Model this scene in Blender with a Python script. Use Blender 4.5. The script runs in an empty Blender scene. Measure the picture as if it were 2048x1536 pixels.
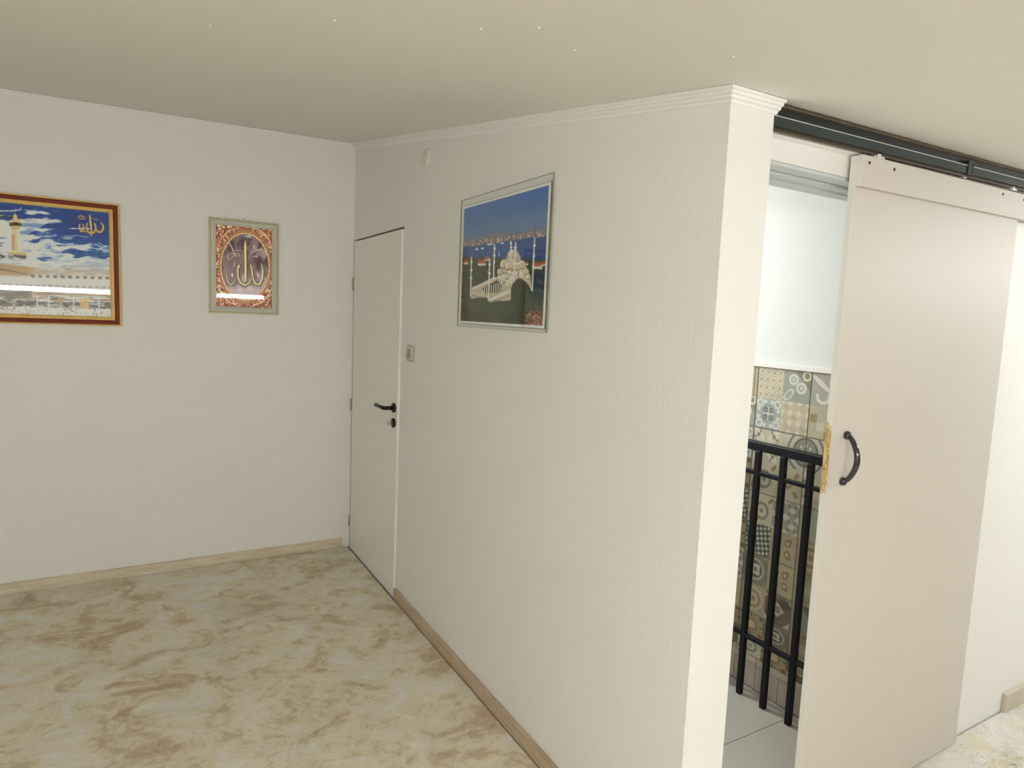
import bpy, bmesh, math, random
import numpy as np
from mathutils import Vector, Matrix

SC = bpy.context.scene
COL = SC.collection
random.seed(7)

# ------------------------------------------------------------------ camera
YAW, PITCH, ROLL, FPX = 0.528477, -0.103110, 0.041875, 1291.664
CAM = Vector((-1.204391, -4.125864, 1.563574))
cy, sy, cp, sp = math.cos(YAW), math.sin(YAW), math.cos(PITCH), math.sin(PITCH)
fw = Vector((sy * cp, cy * cp, sp))
rt = Vector((cy, -sy, 0))
up = rt.cross(fw)
cr, sr = math.cos(ROLL), math.sin(ROLL)
rt, up = cr * rt + sr * up, -sr * rt + cr * up
cd = bpy.data.cameras.new('camera')
cam = bpy.data.objects.new('camera', cd)
COL.objects.link(cam)
m = Matrix((rt, up, -fw)).transposed().to_4x4()
m.translation = CAM
cam.matrix_world = m
cd.sensor_width = 36
cd.lens = 36 * FPX / 2048
cd.clip_start = 0.02
SC.camera = cam

# ------------------------------------------------------------------ world, exposure, light levels
SC.view_settings.view_transform = 'Standard'
SC.view_settings.look = 'None'
SC.view_settings.gamma = 1
SC.view_settings.use_curve_mapping = False
SC.view_settings.exposure = 0.0
w = bpy.data.worlds.new('world')
SC.world = w
w.use_nodes = True
w.node_tree.nodes['Background'].inputs[0].default_value = (0.8, 0.85, 0.9, 1)
w.node_tree.nodes['Background'].inputs[1].default_value = 0.05
TUBE_LEVEL = 103.0            # radiance of the left LED batten along the eave
TUBE_MIDDLE = 57.0           # the middle one
TUBE_RIGHT = 68.0            # the batten on the right hand side
STAIR_WATTS = 24.0           # ceiling lamp over the stair landing
TUBE_COL = (0.98, 1.0, 1.02)
TUBE_COL_RIGHT = (0.96, 1.0, 1.04)
STAIR_COL = (0.965, 0.985, 0.98)

# ------------------------------------------------------------------ helpers
def lin(c):
    return tuple(((x / 255) / 12.92 if x / 255 <= 0.04045 else ((x / 255 + 0.055) / 1.055) ** 2.4) for x in c)

class B:
    """collects shapes in one bmesh, then links them as ONE mesh object"""
    def __init__(s):
        s.bm = bmesh.new()
    def box(s, a, b, bev=0.0, seg=1, mi=0, M=None):
        x0, y0, z0 = (min(a[i], b[i]) for i in range(3))
        x1, y1, z1 = (max(a[i], b[i]) for i in range(3))
        t = bmesh.new()
        v = [t.verts.new(p) for p in ((x0,y0,z0),(x1,y0,z0),(x1,y1,z0),(x0,y1,z0),(x0,y0,z1),(x1,y0,z1),(x1,y1,z1),(x0,y1,z1))]
        for f in ((3,2,1,0),(4,5,6,7),(0,1,5,4),(1,2,6,5),(2,3,7,6),(3,0,4,7)):
            t.faces.new([v[i] for i in f])
        if bev > 0:
            bmesh.ops.bevel(t, geom=t.edges[:], offset=bev, segments=seg, affect='EDGES', profile=0.5)
        s._add(t, mi, M)
        return s
    def _add(s, t, mi=0, M=None):
        if M is not None:
            bmesh.ops.transform(t, matrix=M, verts=t.verts[:])
        vm = {}
        for v in t.verts:
            vm[v] = s.bm.verts.new(v.co)
        for f in t.faces:
            try:
                nf = s.bm.faces.new([vm[v] for v in f.verts])
                nf.material_index = mi
                nf.smooth = f.smooth
            except ValueError:
                pass
        t.free()
    def prism(s, pts, axis, a, b, mi=0):
        """polygon pts (two coords) extruded along axis from a to b"""
        t = bmesh.new()
        def mk(p, w):
            q = list(p); q.insert(axis, w); return t.verts.new(q)
        A = [mk(p, a) for p in pts]; Bv = [mk(p, b) for p in pts]
        n = len(pts)
        t.faces.new(A); t.faces.new(Bv[::-1])
        for i in range(n):
            t.faces.new([A[i], Bv[i], Bv[(i+1) % n], A[(i+1) % n]])
        bmesh.ops.recalc_face_normals(t, faces=t.faces[:])
        s._add(t, mi)
        return s
    def loft(s, rings, closed=True, cap=True, mi=0, smooth=False):
        t = bmesh.new()
        R = [[t.verts.new(p) for p in r] for r in rings]
        n = len(R[0])
        for i in range(len(R) - 1):
            for j in range(n if closed else n - 1):
                f = t.faces.new([R[i][j], R[i][(j+1) % n], R[i+1][(j+1) % n], R[i+1][j]])
                f.smooth = smooth
        if cap:
            t.faces.new(R[0][::-1]); t.faces.new(R[-1])
        bmesh.ops.recalc_face_normals(t, faces=t.faces[:])
        s._add(t, mi)
        return s
    def tube(s, path, rad, n=12, mi=0, caps=True):
        path = [Vector(p) for p in path]
        if not hasattr(rad, '__len__'):
            rad = [rad] * len(path)
        rings = []
        prev = None
        for i, p in enumerate(path):
            d = (path[min(i+1, len(path)-1)] - path[max(i-1, 0)]).normalized()
            if prev is None:
                h = Vector((0, 0, 1)) if abs(d.z) < 0.9 else Vector((1, 0, 0))
                u = d.cross(h).normalized()
            else:
                u = (prev - d * prev.dot(d)).normalized()
            prev = u
            v = d.cross(u)
            rings.append([p + (u * math.cos(2*math.pi*k/n) + v * math.sin(2*math.pi*k/n)) * rad[i] for k in range(n)])
        return s.loft(rings, True, caps, mi, True)
    def lathe(s, prof, origin, axis, n=24, mi=0):
        """prof: (radius, height along axis)"""
        ax = Vector(axis).normalized()
        h = Vector((0, 0, 1)) if abs(ax.z) < 0.9 else Vector((1, 0, 0))
        u = ax.cross(h).normalized(); v = ax.cross(u)
        o = Vector(origin)
        rings = [[o + ax * z + (u * math.cos(2*math.pi*k/n) + v * math.sin(2*math.pi*k/n)) * max(r, 1e-5) for k in range(n)] for r, z in prof]
        return s.loft(rings, True, True, mi, True)
    def done(s, name, mats, parent=None, smooth_angle=None):
        me = bpy.data.meshes.new(name)
        s.bm.to_mesh(me); s.bm.free()
        for mt in (mats if isinstance(mats, (list, tuple)) else [mats]):
            me.materials.append(mt)
        o = bpy.data.objects.new(name, me)
        COL.objects.link(o)
        if parent is not None:
            o.parent = parent
            o.matrix_parent_inverse = parent.matrix_world.inverted()
        return o

def thing(name, label, cat, loc=(0, 0, 0), group=None, kind=None):
    o = bpy.data.objects.new(name, None)
    COL.objects.link(o)
    o.location = loc
    o.matrix_world = Matrix.Translation(loc)
    o.empty_display_size = 0.05
    o['label'] = label; o['category'] = cat
    if group: o['group'] = group
    if kind: o['kind'] = kind
    return o

def struct(o, label=None):
    o['kind'] = 'structure'
    if label: o['label'] = label
    return o

# ------------------------------------------------------------------ materials
def mat(name, col, rough=0.6, metal=0.0, spec=0.5, var=0.0, vscale=3.0, bump=0.0, bscale=80.0, bstretch=(1, 1, 1), coat=0.0):
    m = bpy.data.materials.new(name); m.use_nodes = True
    nt = m.node_tree; p = nt.nodes['Principled BSDF']
    p.inputs['Roughness'].default_value = rough
    p.inputs['Metallic'].default_value = metal
    p.inputs['Specular IOR Level'].default_value = spec
    p.inputs['Coat Weight'].default_value = coat
    tc = nt.nodes.new('ShaderNodeTexCoord')
    n = nt.nodes.new('ShaderNodeTexNoise'); n.inputs['Scale'].default_value = vscale; n.inputs['Detail'].default_value = 4
    nt.links.new(tc.outputs['Object'], n.inputs['Vector'])
    r = nt.nodes.new('ShaderNodeMix'); r.data_type = 'RGBA'
    c = tuple(col)
    r.inputs[6].default_value = tuple(x * (1 - var) for x in c) + (1,)
    r.inputs[7].default_value = tuple(min(1, x * (1 + var)) for x in c) + (1,)
    nt.links.new(n.outputs['Fac'], r.inputs[0])
    nt.links.new(r.outputs[2], p.inputs['Base Color'])
    if bump > 0:
        mp = nt.nodes.new('ShaderNodeMapping'); mp.inputs['Scale'].default_value = bstretch
        nt.links.new(tc.outputs['Object'], mp.inputs['Vector'])
        b2 = nt.nodes.new('ShaderNodeTexNoise'); b2.inputs['Scale'].default_value = bscale; b2.inputs['Detail'].default_value = 5
        nt.links.new(mp.outputs[0], b2.inputs['Vector'])
        bp = nt.nodes.new('ShaderNodeBump'); bp.inputs['Strength'].default_value = bump; bp.inputs['Distance'].default_value = 0.004
        nt.links.new(b2.outputs['Fac'], bp.inputs['Height'])
        nt.links.new(bp.outputs[0], p.inputs['Normal'])
    return m

WALLC = (0.86, 0.845, 0.80)
M_wall = mat('wall_paint', WALLC, 0.55, var=0.012, vscale=2.0, bump=0.10, bscale=120)
M_wallB = mat('wall_paint_brushed', WALLC, 0.5, var=0.015, vscale=2.0, bump=0.22, bscale=60, bstretch=(1, 2.2, 0.25))
M_ceil = mat('ceiling_paint', (0.89, 0.875, 0.83), 0.7, var=0.015, vscale=1.5, bump=0.12, bscale=30, bstretch=(1, 0.3, 1))
M_trim = mat('white_trim', (0.92, 0.91, 0.875), 0.4)
M_door = mat('door_paint', (0.91, 0.88, 0.82), 0.35, var=0.01)
M_slide = mat('sliding_door_laminate', (0.625, 0.575, 0.505), 0.5, spec=0.8, var=0.012)
M_slide_edge = mat('door_edge_band', (0.78, 0.77, 0.70), 0.4)
M_dark = mat('black_metal', (0.008, 0.006, 0.006), 0.35, metal=0.0, spec=0.3)
M_handle = mat('black_gloss', (0.012, 0.008, 0.012), 0.12, spec=0.6, coat=0.5)
M_iron = mat('railing_black', (0.006, 0.007, 0.011), 0.45, spec=0.22, bump=0.1, bscale=200)
M_steel = mat('dark_green_steel', (0.035, 0.050, 0.050), 0.3, metal=0.3, var=0.2, vscale=8, bump=0.1, bscale=60, bstretch=(0.1, 1, 1))
M_steel2 = mat('dark_rusty_steel', (0.022, 0.024, 0.022), 0.5, metal=0.2, var=0.3, vscale=10)
M_track = mat('brown_track', (0.10, 0.07, 0.05), 0.35, metal=0.5, var=0.2, vscale=12)
M_zinc = mat('zinc', (0.80, 0.80, 0.79), 0.3, metal=0.35)
M_grey = mat('grey_profile', (0.62, 0.65, 0.66), 0.4, var=0.05)
M_hole = mat('hole_dark', (0.05, 0.035, 0.015), 0.9)
M_gapc = mat('raw_wood_gap', (0.13, 0.085, 0.045), 0.9, var=0.3, vscale=20)
M_grout = mat('grout', (0.33, 0.29, 0.22), 0.9)
M_stairwall = mat('stair_wall_white', (0.80, 0.83, 0.82), 0.5, bump=0.08, bscale=100)
M_floor = mat('concrete', (0.4, 0.38, 0.34), 0.9)
M_landing = mat('landing_tile', (0.47, 0.46, 0.405), 0.35, var=0.12, vscale=2.5)
M_listel = mat('listel', (0.52, 0.46, 0.36), 0.4, var=0.15, vscale=30)
M_base_tile = mat('base_tile', (0.47, 0.40, 0.34), 0.35, var=0.10, vscale=8)
M_switch = mat('switch_grey', (0.50, 0.46, 0.37), 0.4)
M_switch2 = mat('switch_rocker', (0.36, 0.32, 0.26), 0.3)
M_cover = mat('painted_cover', (0.82, 0.79, 0.70), 0.55)
M_key = mat('key_brass', (0.45, 0.38, 0.25), 0.3, metal=0.9)
M_gold = mat('gold_paint', (0.82, 0.60, 0.24), 0.3, metal=0.35, var=0.12, vscale=40)
M_red = mat('oxblood_lacquer', (0.20, 0.028, 0.014), 0.3, var=0.25, vscale=6)
M_cream = mat('cream_frame', (0.62, 0.62, 0.52), 0.35, var=0.05, vscale=30)
M_creamgold = mat('cream_frame_gold_edge', (0.66, 0.60, 0.38), 0.35, metal=0.2, var=0.25, vscale=120)
M_back = mat('picture_back', (0.3, 0.25, 0.18), 0.8)
M_whitepaper = mat('white_paper', (0.93, 0.93, 0.90), 0.4)
M_glassedge = mat('glass_edge', (0.20, 0.25, 0.19), 0.2)
M_fixture = mat('light_housing', (0.8, 0.8, 0.8), 0.4)

def emis(name, col, s):
    m = bpy.data.materials.new(name); m.use_nodes = True
    nt = m.node_tree; nt.nodes.clear()
    e = nt.nodes.new('ShaderNodeEmission'); e.inputs[0].default_value = tuple(col) + (1,); e.inputs[1].default_value = s
    o = nt.nodes.new('ShaderNodeOutputMaterial'); nt.links.new(e.outputs[0], o.inputs[0])
    return m
M_tube = emis('led_tube', TUBE_COL, TUBE_LEVEL)
M_tubeM = emis('led_tube_middle', TUBE_COL, TUBE_MIDDLE)
M_tubeR = emis('led_tube_right', TUBE_COL_RIGHT, TUBE_RIGHT)
M_stairlamp = emis('stair_lamp_glow', STAIR_COL, 8.0)

def glass_mat():
    m = bpy.data.materials.new('clear_pane'); m.use_nodes = True
    nt = m.node_tree; nt.nodes.clear()
    t = nt.nodes.new('ShaderNodeBsdfTransparent'); t.inputs[0].default_value = (0.99, 0.996, 0.99, 1)
    g = nt.nodes.new('ShaderNodeBsdfGlossy'); g.inputs['Roughness'].default_value = 0.015
    f = nt.nodes.new('ShaderNodeFresnel'); f.inputs[0].default_value = 1.5
    mx = nt.nodes.new('ShaderNodeMixShader'); o = nt.nodes.new('ShaderNodeOutputMaterial')
    ge = nt.nodes.new('ShaderNodeNewGeometry'); iv = nt.nodes.new('ShaderNodeMath'); iv.operation = 'SUBTRACT'; iv.inputs[0].default_value = 1.0
    mu = nt.nodes.new('ShaderNodeMath'); mu.operation = 'MULTIPLY'      # only the outer face of the pane mirrors
    nt.links.new(ge.outputs['Backfacing'], iv.inputs[1]); nt.links.new(iv.outputs[0], mu.inputs[0]); nt.links.new(f.outputs[0], mu.inputs[1])
    nt.links.new(mu.outputs[0], mx.inputs[0]); nt.links.new(t.outputs[0], mx.inputs[1]); nt.links.new(g.outputs[0], mx.inputs[2])
    nt.links.new(mx.outputs[0], o.inputs[0])
    return m
M_glass = glass_mat()

def wood_mat(name, ca, cb):
    m = mat(name, ca, 0.45)
    nt = m.node_tree; p = nt.nodes['Principled BSDF']
    tc = nt.nodes.new('ShaderNodeTexCoord')
    mp = nt.nodes.new('ShaderNodeMapping'); mp.inputs['Scale'].default_value = (3, 3, 60)
    n = nt.nodes.new('ShaderNodeTexNoise'); n.inputs['Scale'].default_value = 1.6; n.inputs['Detail'].default_value = 7; n.inputs['Distortion'].default_value = 0.6
    cr_ = nt.nodes.new('ShaderNodeValToRGB')
    cr_.color_ramp.elements[0].position = 0.34; cr_.color_ramp.elements[0].color = ca + (1,)
    cr_.color_ramp.elements[1].position = 0.66; cr_.color_ramp.elements[1].color = cb + (1,)
    nt.links.new(tc.outputs['Object'], mp.inputs[0]); nt.links.new(mp.outputs[0], n.inputs['Vector'])
    nt.links.new(n.outputs['Fac'], cr_.inputs[0]); nt.links.new(cr_.outputs[0], p.inputs['Base Color'])
    return m
M_wood = wood_mat('oak_skirting', (0.46, 0.33, 0.225), (0.60, 0.49, 0.34))
M_woodpale = wood_mat('pale_oak_skirting', (0.60, 0.50, 0.345), (0.76, 0.69, 0.53))

def osb_mat():
    m = mat('raw_chipboard', (0.6, 0.42, 0.18), 0.8)
    nt = m.node_tree; p = nt.nodes['Principled BSDF']
    tc = nt.nodes.new('ShaderNodeTexCoord')
    v = nt.nodes.new('ShaderNodeTexVoronoi'); v.inputs['Scale'].default_value = 150
    mp = nt.nodes.new('ShaderNodeMapping'); mp.inputs['Scale'].default_value = (1, 1, 0.5)
    cr_ = nt.nodes.new('ShaderNodeValToRGB')
    cr_.color_ramp.elements[0].color = (0.36, 0.20, 0.06, 1); cr_.color_ramp.elements[1].color = (0.82, 0.62, 0.30, 1)
    nt.links.new(tc.outputs['Object'], mp.inputs[0]); nt.links.new(mp.outputs[0], v.inputs['Vector'])
    nt.links.new(v.outputs['Color'], cr_.inputs[0]); nt.links.new(cr_.outputs[0], p.inputs['Base Color'])
    return m
M_osb = osb_mat()

def carpet_mat():
    m = bpy.data.materials.new('plush_carpet'); m.use_nodes = True
    nt = m.node_tree; p = nt.nodes['Principled BSDF']; L = nt.links.new
    p.inputs['Roughness'].default_value = 0.95; p.inputs['Specular IOR Level'].default_value = 0.05
    p.inputs['Sheen Weight'].default_value = 0.25; p.inputs['Sheen Roughness'].default_value = 0.5
    tc = nt.nodes.new('ShaderNodeTexCoord')
    rot = nt.nodes.new('ShaderNodeMapping'); rot.inputs['Rotation'].default_value = (0, 0, 0.35); rot.inputs['Scale'].default_value = (1.0, 1.2, 1)
    L(tc.outputs['Object'], rot.inputs[0])
    a = nt.nodes.new('ShaderNodeTexNoise'); a.inputs['Scale'].default_value = 4.2; a.inputs['Detail'].default_value = 7; a.inputs['Roughness'].default_value = 0.62; a.inputs['Distortion'].default_value = 1.1
    b = nt.nodes.new('ShaderNodeTexNoise'); b.inputs['Scale'].default_value = 13.0; b.inputs['Detail'].default_value = 5; b.inputs['Distortion'].default_value = 1.5
    c = nt.nodes.new('ShaderNodeTexNoise'); c.inputs['Scale'].default_value = 420; c.inputs['Detail'].default_value = 2
    for n in (a, b): L(rot.outputs[0], n.inputs['Vector'])
    L(tc.outputs['Object'], c.inputs['Vector'])
    r1 = nt.nodes.new('ShaderNodeValToRGB'); e = r1.color_ramp.elements
    e[0].position = 0.30; e[0].color = (0.57, 0.40, 0.26, 1)
    e[1].position = 0.68; e[1].color = (0.90, 0.87, 0.79, 1)
    k = e.new(0.42); k.color = (0.72, 0.60, 0.40, 1)
    k = e.new(0.48); k.color = (0.83, 0.745, 0.53, 1)
    ad = nt.nodes.new('ShaderNodeMath'); ad.operation = 'MULTIPLY_ADD'; ad.inputs[1].default_value = 0.38; 
    L(b.outputs['Fac'], ad.inputs[0])
    su = nt.nodes.new('ShaderNodeMath'); su.operation = 'ADD'; su.inputs[1].default_value = -0.19
    L(a.outputs['Fac'], su.inputs[0]); L(su.outputs[0], ad.inputs[2])
    # the nap turns paler towards the sliding door, with fewer brown brush marks
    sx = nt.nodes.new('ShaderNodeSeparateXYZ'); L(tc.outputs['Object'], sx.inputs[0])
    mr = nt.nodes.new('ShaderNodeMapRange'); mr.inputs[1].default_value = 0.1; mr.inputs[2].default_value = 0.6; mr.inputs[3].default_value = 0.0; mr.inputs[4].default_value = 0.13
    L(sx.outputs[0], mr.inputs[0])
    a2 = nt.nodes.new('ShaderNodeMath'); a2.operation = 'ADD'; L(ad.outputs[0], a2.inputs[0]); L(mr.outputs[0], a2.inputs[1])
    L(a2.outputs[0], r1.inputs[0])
    mx = nt.nodes.new('ShaderNodeMix'); mx.data_type = 'RGBA'; mx.blend_type = 'MULTIPLY'; mx.inputs[0].default_value = 1
    r2 = nt.nodes.new('ShaderNodeValToRGB'); r2.color_ramp.elements[0].position = 0.3; r2.color_ramp.elements[0].color = (0.80, 0.80, 0.80, 1)
    r2.color_ramp.elements[1].position = 0.7; r2.color_ramp.elements[1].color = (1.05, 1.05, 1.05, 1)
    L(c.outputs['Fac'], r2.inputs[0]); L(r1.outputs[0], mx.inputs[6]); L(r2.outputs[0], mx.inputs[7])
    L(mx.outputs[2], p.inputs['Base Color'])
    bp = nt.nodes.new('ShaderNodeBump'); bp.inputs['Strength'].default_value = 0.5; bp.inputs['Distance'].default_value = 0.01
    mm = nt.nodes.new('ShaderNodeMath'); mm.operation = 'MULTIPLY_ADD'; mm.inputs[1].default_value = 0.35
    L(c.outputs['Fac'], mm.inputs[0]); L(ad.outputs[0], mm.inputs[2])
    L(mm.outputs[0], bp.inputs['Height']); L(bp.outputs[0], p.inputs['Normal'])
    return m
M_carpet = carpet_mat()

# ------------------------------------------------------------------ room constants
D = 3.018            # partition length: its end face stands at y = -D
XE = 0.1525          # partition thickness
XT = 1.090           # face of the wall tiles on the stair landing
YW = -2.975          # face of the wall behind the sliding door
XL, XR, YF = -3.4, 4.3, -5.7
def zc(y, x=0.0):    # underside of the sloping ceiling
    return 2.600 + (2.600 - 2.1137) / D * y + 0.018 * max(x, 0.0) + 0.016 * min(x, 0.0)

# ------------------------------------------------------------------ structure
struct(B().box((XL - .1, YF - .1, -0.12), (XR + .1, 0.1, -0.004)).done('floor', M_floor))

def ceiling():
    b = B()
    xs = [XL - .1, 0.0, XR + .1]
    bot = []
    t = bmesh.new()
    g = [[t.verts.new((x, y, zc(y, x))) for y in (YF - .1, 0.1)] for x in xs]
    h = [[t.verts.new((x, y, zc(y, x) + .12)) for y in (YF - .1, 0.1)] for x in xs]
    for i in range(2):
        t.faces.new([g[i][0], g[i][1], g[i+1][1], g[i+1][0]])
        t.faces.new([h[i][0], h[i+1][0], h[i+1][1], h[i][1]])
        for j in (0, 1):
            t.faces.new([g[i][j], g[i+1][j], h[i+1][j], h[i][j]])
    for i in (0, 2):
        t.faces.new([g[i][0], g[i][1], h[i][1], h[i][0]])
    bmesh.ops.recalc_face_normals(t, faces=t.faces[:])
    b._add(t)
    return struct(b.done('ceiling', M_ceil))
ceil_o = ceiling()
# dried paint drips on the ceiling
pd = B()
for x, y in ((-0.55, -3.05), (-0.62, -2.95), (-0.42, -2.98), (0.02, -3.02), (-1.55, -2.2), (-0.85, -2.75), (0.55, -3.45), (0.75, -3.5), (-0.2, -3.2), (-1.05, -2.45)):
    pd.lathe([(0.0, 0.0), (0.0022, 0.0), (0.0018, 0.0018), (0.0006, 0.0028)], (x, y, zc(y, x)), (0, 0, -1), 8)
pdo = pd.done('paint_drip', M_trim, ceil_o)
pdo['kind'] = 'stuff'

# wall with the two framed pictures
struct(B().prism([(XL - .1, -.004), (XT + .2, -.004), (XT + .2, 2.612), (0, zc(0) - .0005), (XL - .1, zc(0, XL - .1) - .0005)], 1, 0.0, 0.1).done('wall_back', M_wall))
# partition with the hinged door; its end is the bright narrow face
OY0, OY1, OZ = -0.012, -0.893, 2.006
struct(B().prism([(-.0005, OZ), (OY1, OZ), (OY1, -.004), (-D, -.004), (-D, zc(-D) - .0005), (-.0005, zc(0) - .0005)], 0, 0.0, XE).done('wall_right', M_wallB))
struct(B().prism([(YF, -.004), (0, -.004), (0, zc(0, XL - .1) - .001), (YF, zc(YF, XL - .1) - .001)], 0, XL - .1, XL).done('wall_left', M_wall))
struct(B().prism([(XL, -.004), (XR, -.004), (XR, zc(YF - .1, XR) - .001), (0, zc(YF - .1) - .001), (XL, zc(YF - .1, XL) - .001)], 1, YF - .1, YF).done('wall_front', mat('wall_front_low_bounce', (0.42, 0.39, 0.34), .6, var=.1)))  # unseen wall behind the camera, toned darker to cut its bounce light
struct(B().prism([(YF, -.004), (YW, -.004), (YW, zc(YW, XR) - .001), (YF, zc(YF, XR) - .001)], 0, XR, XR + .1).done('wall_end', M_wall))
# wall behind the sliding door: header over the opening and the stretch to its right
hz = 1.992
wf = B()
wf.prism([(XE, hz), (1.02, hz), (1.02, -.004), (XR, -.004), (XR, zc(YW + .1, XR) - .02), (XE, zc(YW + .1, XE) - .02)], 1, YW, YW + .10)
struct(wf.done('wall_far_right', M_wall))
# ragged plaster edge and stepped grey steel profile under the header
pr = B()
pr.box((XE, YW + .002, hz - .010), (1.02, YW + .045, hz - .0005), 0.001)
pr.box((XE, YW + .055, hz - .016), (1.02, YW + .095, hz - .0005), 0.001)
pr.box((XE, YW + .045, hz - .004), (1.02, YW + .055, hz - .0005))
pr.box((XE, YW + .095, hz - .020), (1.02, YW + .14, hz + .03), 0.001)
struct(pr.done('trim_6', M_grey))
# stair hall: tiled wall, plain wall above
sw = struct(B().prism([(YW + .1, -.004), (0.0, -.004), (0.0, 2.60), (YW + .1, zc(YW + .1, 1.1) - .003)], 0, XT + .008, XT + .15).done('wall_stairwell', M_stairwall))
gb = B().box((XT + .0025, YW + .1, 0.0), (XT + .008, -0.9, 1.397)).done('grout', M_grout, sw)

# crown mouldings with ridged profile
CP = [(0, 0), (.030, 0), (.030, .006), (.023, .009), (.023, .014), (.016, .017), (.016, .022), (.008, .026), (.006, .031), (0, .034)]
def crown(name, f0, f1):
    b = B(); b.loft([[f0(o, d) for o, d in CP], [f1(o, d) for o, d in CP]])
    return struct(b.done(name, M_trim))
e = .0012
crown('trim_1', lambda o, d: (XL, -o * .62, zc(-o * .62, XL) - e - d * .62), lambda o, d: (-o * .62, -o * .62, zc(-o * .62, -o) - e - d * .62))
crown('trim_2', lambda o, d: (-o, -o * .62, zc(0) - e - d), lambda o, d: (-o, -D - o, zc(-D - o) - e - d))
crown('trim_3', lambda o, d: (-o, -D - o, zc(-D - o) - e - d), lambda o, d: (XE + .004, -D - o, zc(-D - o, XE) - e - d))

# skirtings
BH, BT = .066, .015
struct(B().box((XL, -BT, 0), (-.050, 0, BH), .002).done('baseboard_back', M_woodpale))
struct(B().box((-BT, -D, 0), (0, OY1 - .004, BH), .002).done('baseboard_right', M_wood))
struct(B().box((1.90, YW - .018, 0), (XR, YW, .088), .002).done('baseboard_far_right', mat('skirting_right', (0.60, 0.54, 0.42), .45, var=.12, vscale=12)))

# ------------------------------------------------------------------ carpet
def carpet():
    rng = np.random.default_rng(3)
    st = 0.02
    xs = np.arange(XL, XR + 1e-6, st); ys = np.arange(YF, 0.0 - BT + 1e-6, st)
    X, Y = np.meshgrid(xs, ys, indexing='ij')
    def vnoise(sc, seed):
        r = np.random.default_rng(seed); n = 128; T = r.random((n, n))
        u, v = X * sc + 50, Y * sc + 50
        iu, iv = np.floor(u).astype(int), np.floor(v).astype(int); fu, fv = u - iu, v - iv
        fu, fv = fu*fu*(3-2*fu), fv*fv*(3-2*fv)
        g = lambda a, b: T[a % n, b % n]
        return (g(iu,iv)*(1-fu)+g(iu+1,iv)*fu)*(1-fv)+(g(iu,iv+1)*(1-fu)+g(iu+1,iv+1)*fu)*fv
    Z = 0.004 + 0.004 * vnoise(7, 1) + 0.003 * vnoise(18, 2) + 0.002 * rng.random(X.shape)
    keep = ((X <= -0.0005) | (Y <= YW - .002))
    ids = -np.ones(X.shape, int); ids[keep] = np.arange(keep.sum())
    verts = np.stack([X[keep], Y[keep], Z[keep]], -1)
    a, b_, c, d = ids[:-1, :-1], ids[1:, :-1], ids[1:, 1:], ids[:-1, 1:]
    ok = (a >= 0) & (b_ >= 0) & (c >= 0) & (d >= 0)
    F = np.stack([a[ok], b_[ok], c[ok], d[ok]], -1)
    me = bpy.data.meshes.new('carpet')
    me.from_pydata(verts.tolist(), [], F.tolist())
    me.shade_smooth()
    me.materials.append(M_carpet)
    o = bpy.data.objects.new('carpet', me); COL.objects.link(o)
    o['label'] = 'plush cream and tan mottled wall-to-wall carpet covering the room floor'
    o['category'] = 'carpet'
    # upright tufts: short leaning blades, denser where the camera is near
    def blades(n, x0, x1, y0, y1, ln, wd, seed):
        g = np.random.default_rng(seed)
        p = np.stack([g.uniform(x0, x1, n), g.uniform(y0, y1, n), np.full(n, .006)], -1)
        p = p[(p[:, 0] <= -.02) | (p[:, 1] <= YW - .012)]
        p = p[(p[:, 1] < -.03)]
        n = len(p)
        a = 0.9 + 2.2 * fbm_early(p[:, 0] * 1.7, p[:, 1] * 1.7) * 2 + g.normal(0, .5, n)
        L = ln * g.uniform(.6, 1.2, n); tilt = g.uniform(.25, .75, n)
        d = np.stack([np.cos(a) * np.cos(tilt), np.sin(a) * np.cos(tilt), np.sin(tilt)], -1) * L[:, None]
        q = np.stack([-np.sin(a), np.cos(a), np.zeros(n)], -1) * (wd * g.uniform(.7, 1.3, n))[:, None]
        return np.stack([p - q, p + q, p + d], 1).reshape(-1, 3)
    def fbm_early(u, v):
        r = np.random.default_rng(5); T = r.random((64, 64)); u = u + 20; v = v + 20
        iu, iv = np.floor(u).astype(int), np.floor(v).astype(int); fu, fv = u - iu, v - iv
        fu, fv = fu*fu*(3-2*fu), fv*fv*(3-2*fv); gg = lambda a_, b2: T[a_ % 64, b2 % 64]
        return (gg(iu,iv)*(1-fu)+gg(iu+1,iv)*fu)*(1-fv)+(gg(iu,iv+1)*(1-fu)+gg(iu+1,iv+1)*fu)*fv
    V = np.concatenate([blades(230000, -2.6, 0, -3.2, -.03, .012, .0011, 1), blades(60000, .3, 2.6, -3.9, -2.985, .016, .0011, 2)])
    k = len(V) // 3
    pm_ = bpy.data.meshes.new('pile')
    pm_.vertices.add(3 * k); pm_.vertices.foreach_set('co', V.reshape(-1).astype(np.float32))
    pm_.loops.add(3 * k); pm_.loops.foreach_set('vertex_index', np.arange(3 * k, dtype=np.int32))
    pm_.polygons.add(k); pm_.polygons.foreach_set('loop_start', np.arange(0, 3 * k, 3, dtype=np.int32))
    pm_.update(calc_edges=True)
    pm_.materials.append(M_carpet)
    po = bpy.data.objects.new('pile', pm_); COL.objects.link(po); po.parent = o; po['kind'] = 'stuff'
    return o
carpet()

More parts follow.
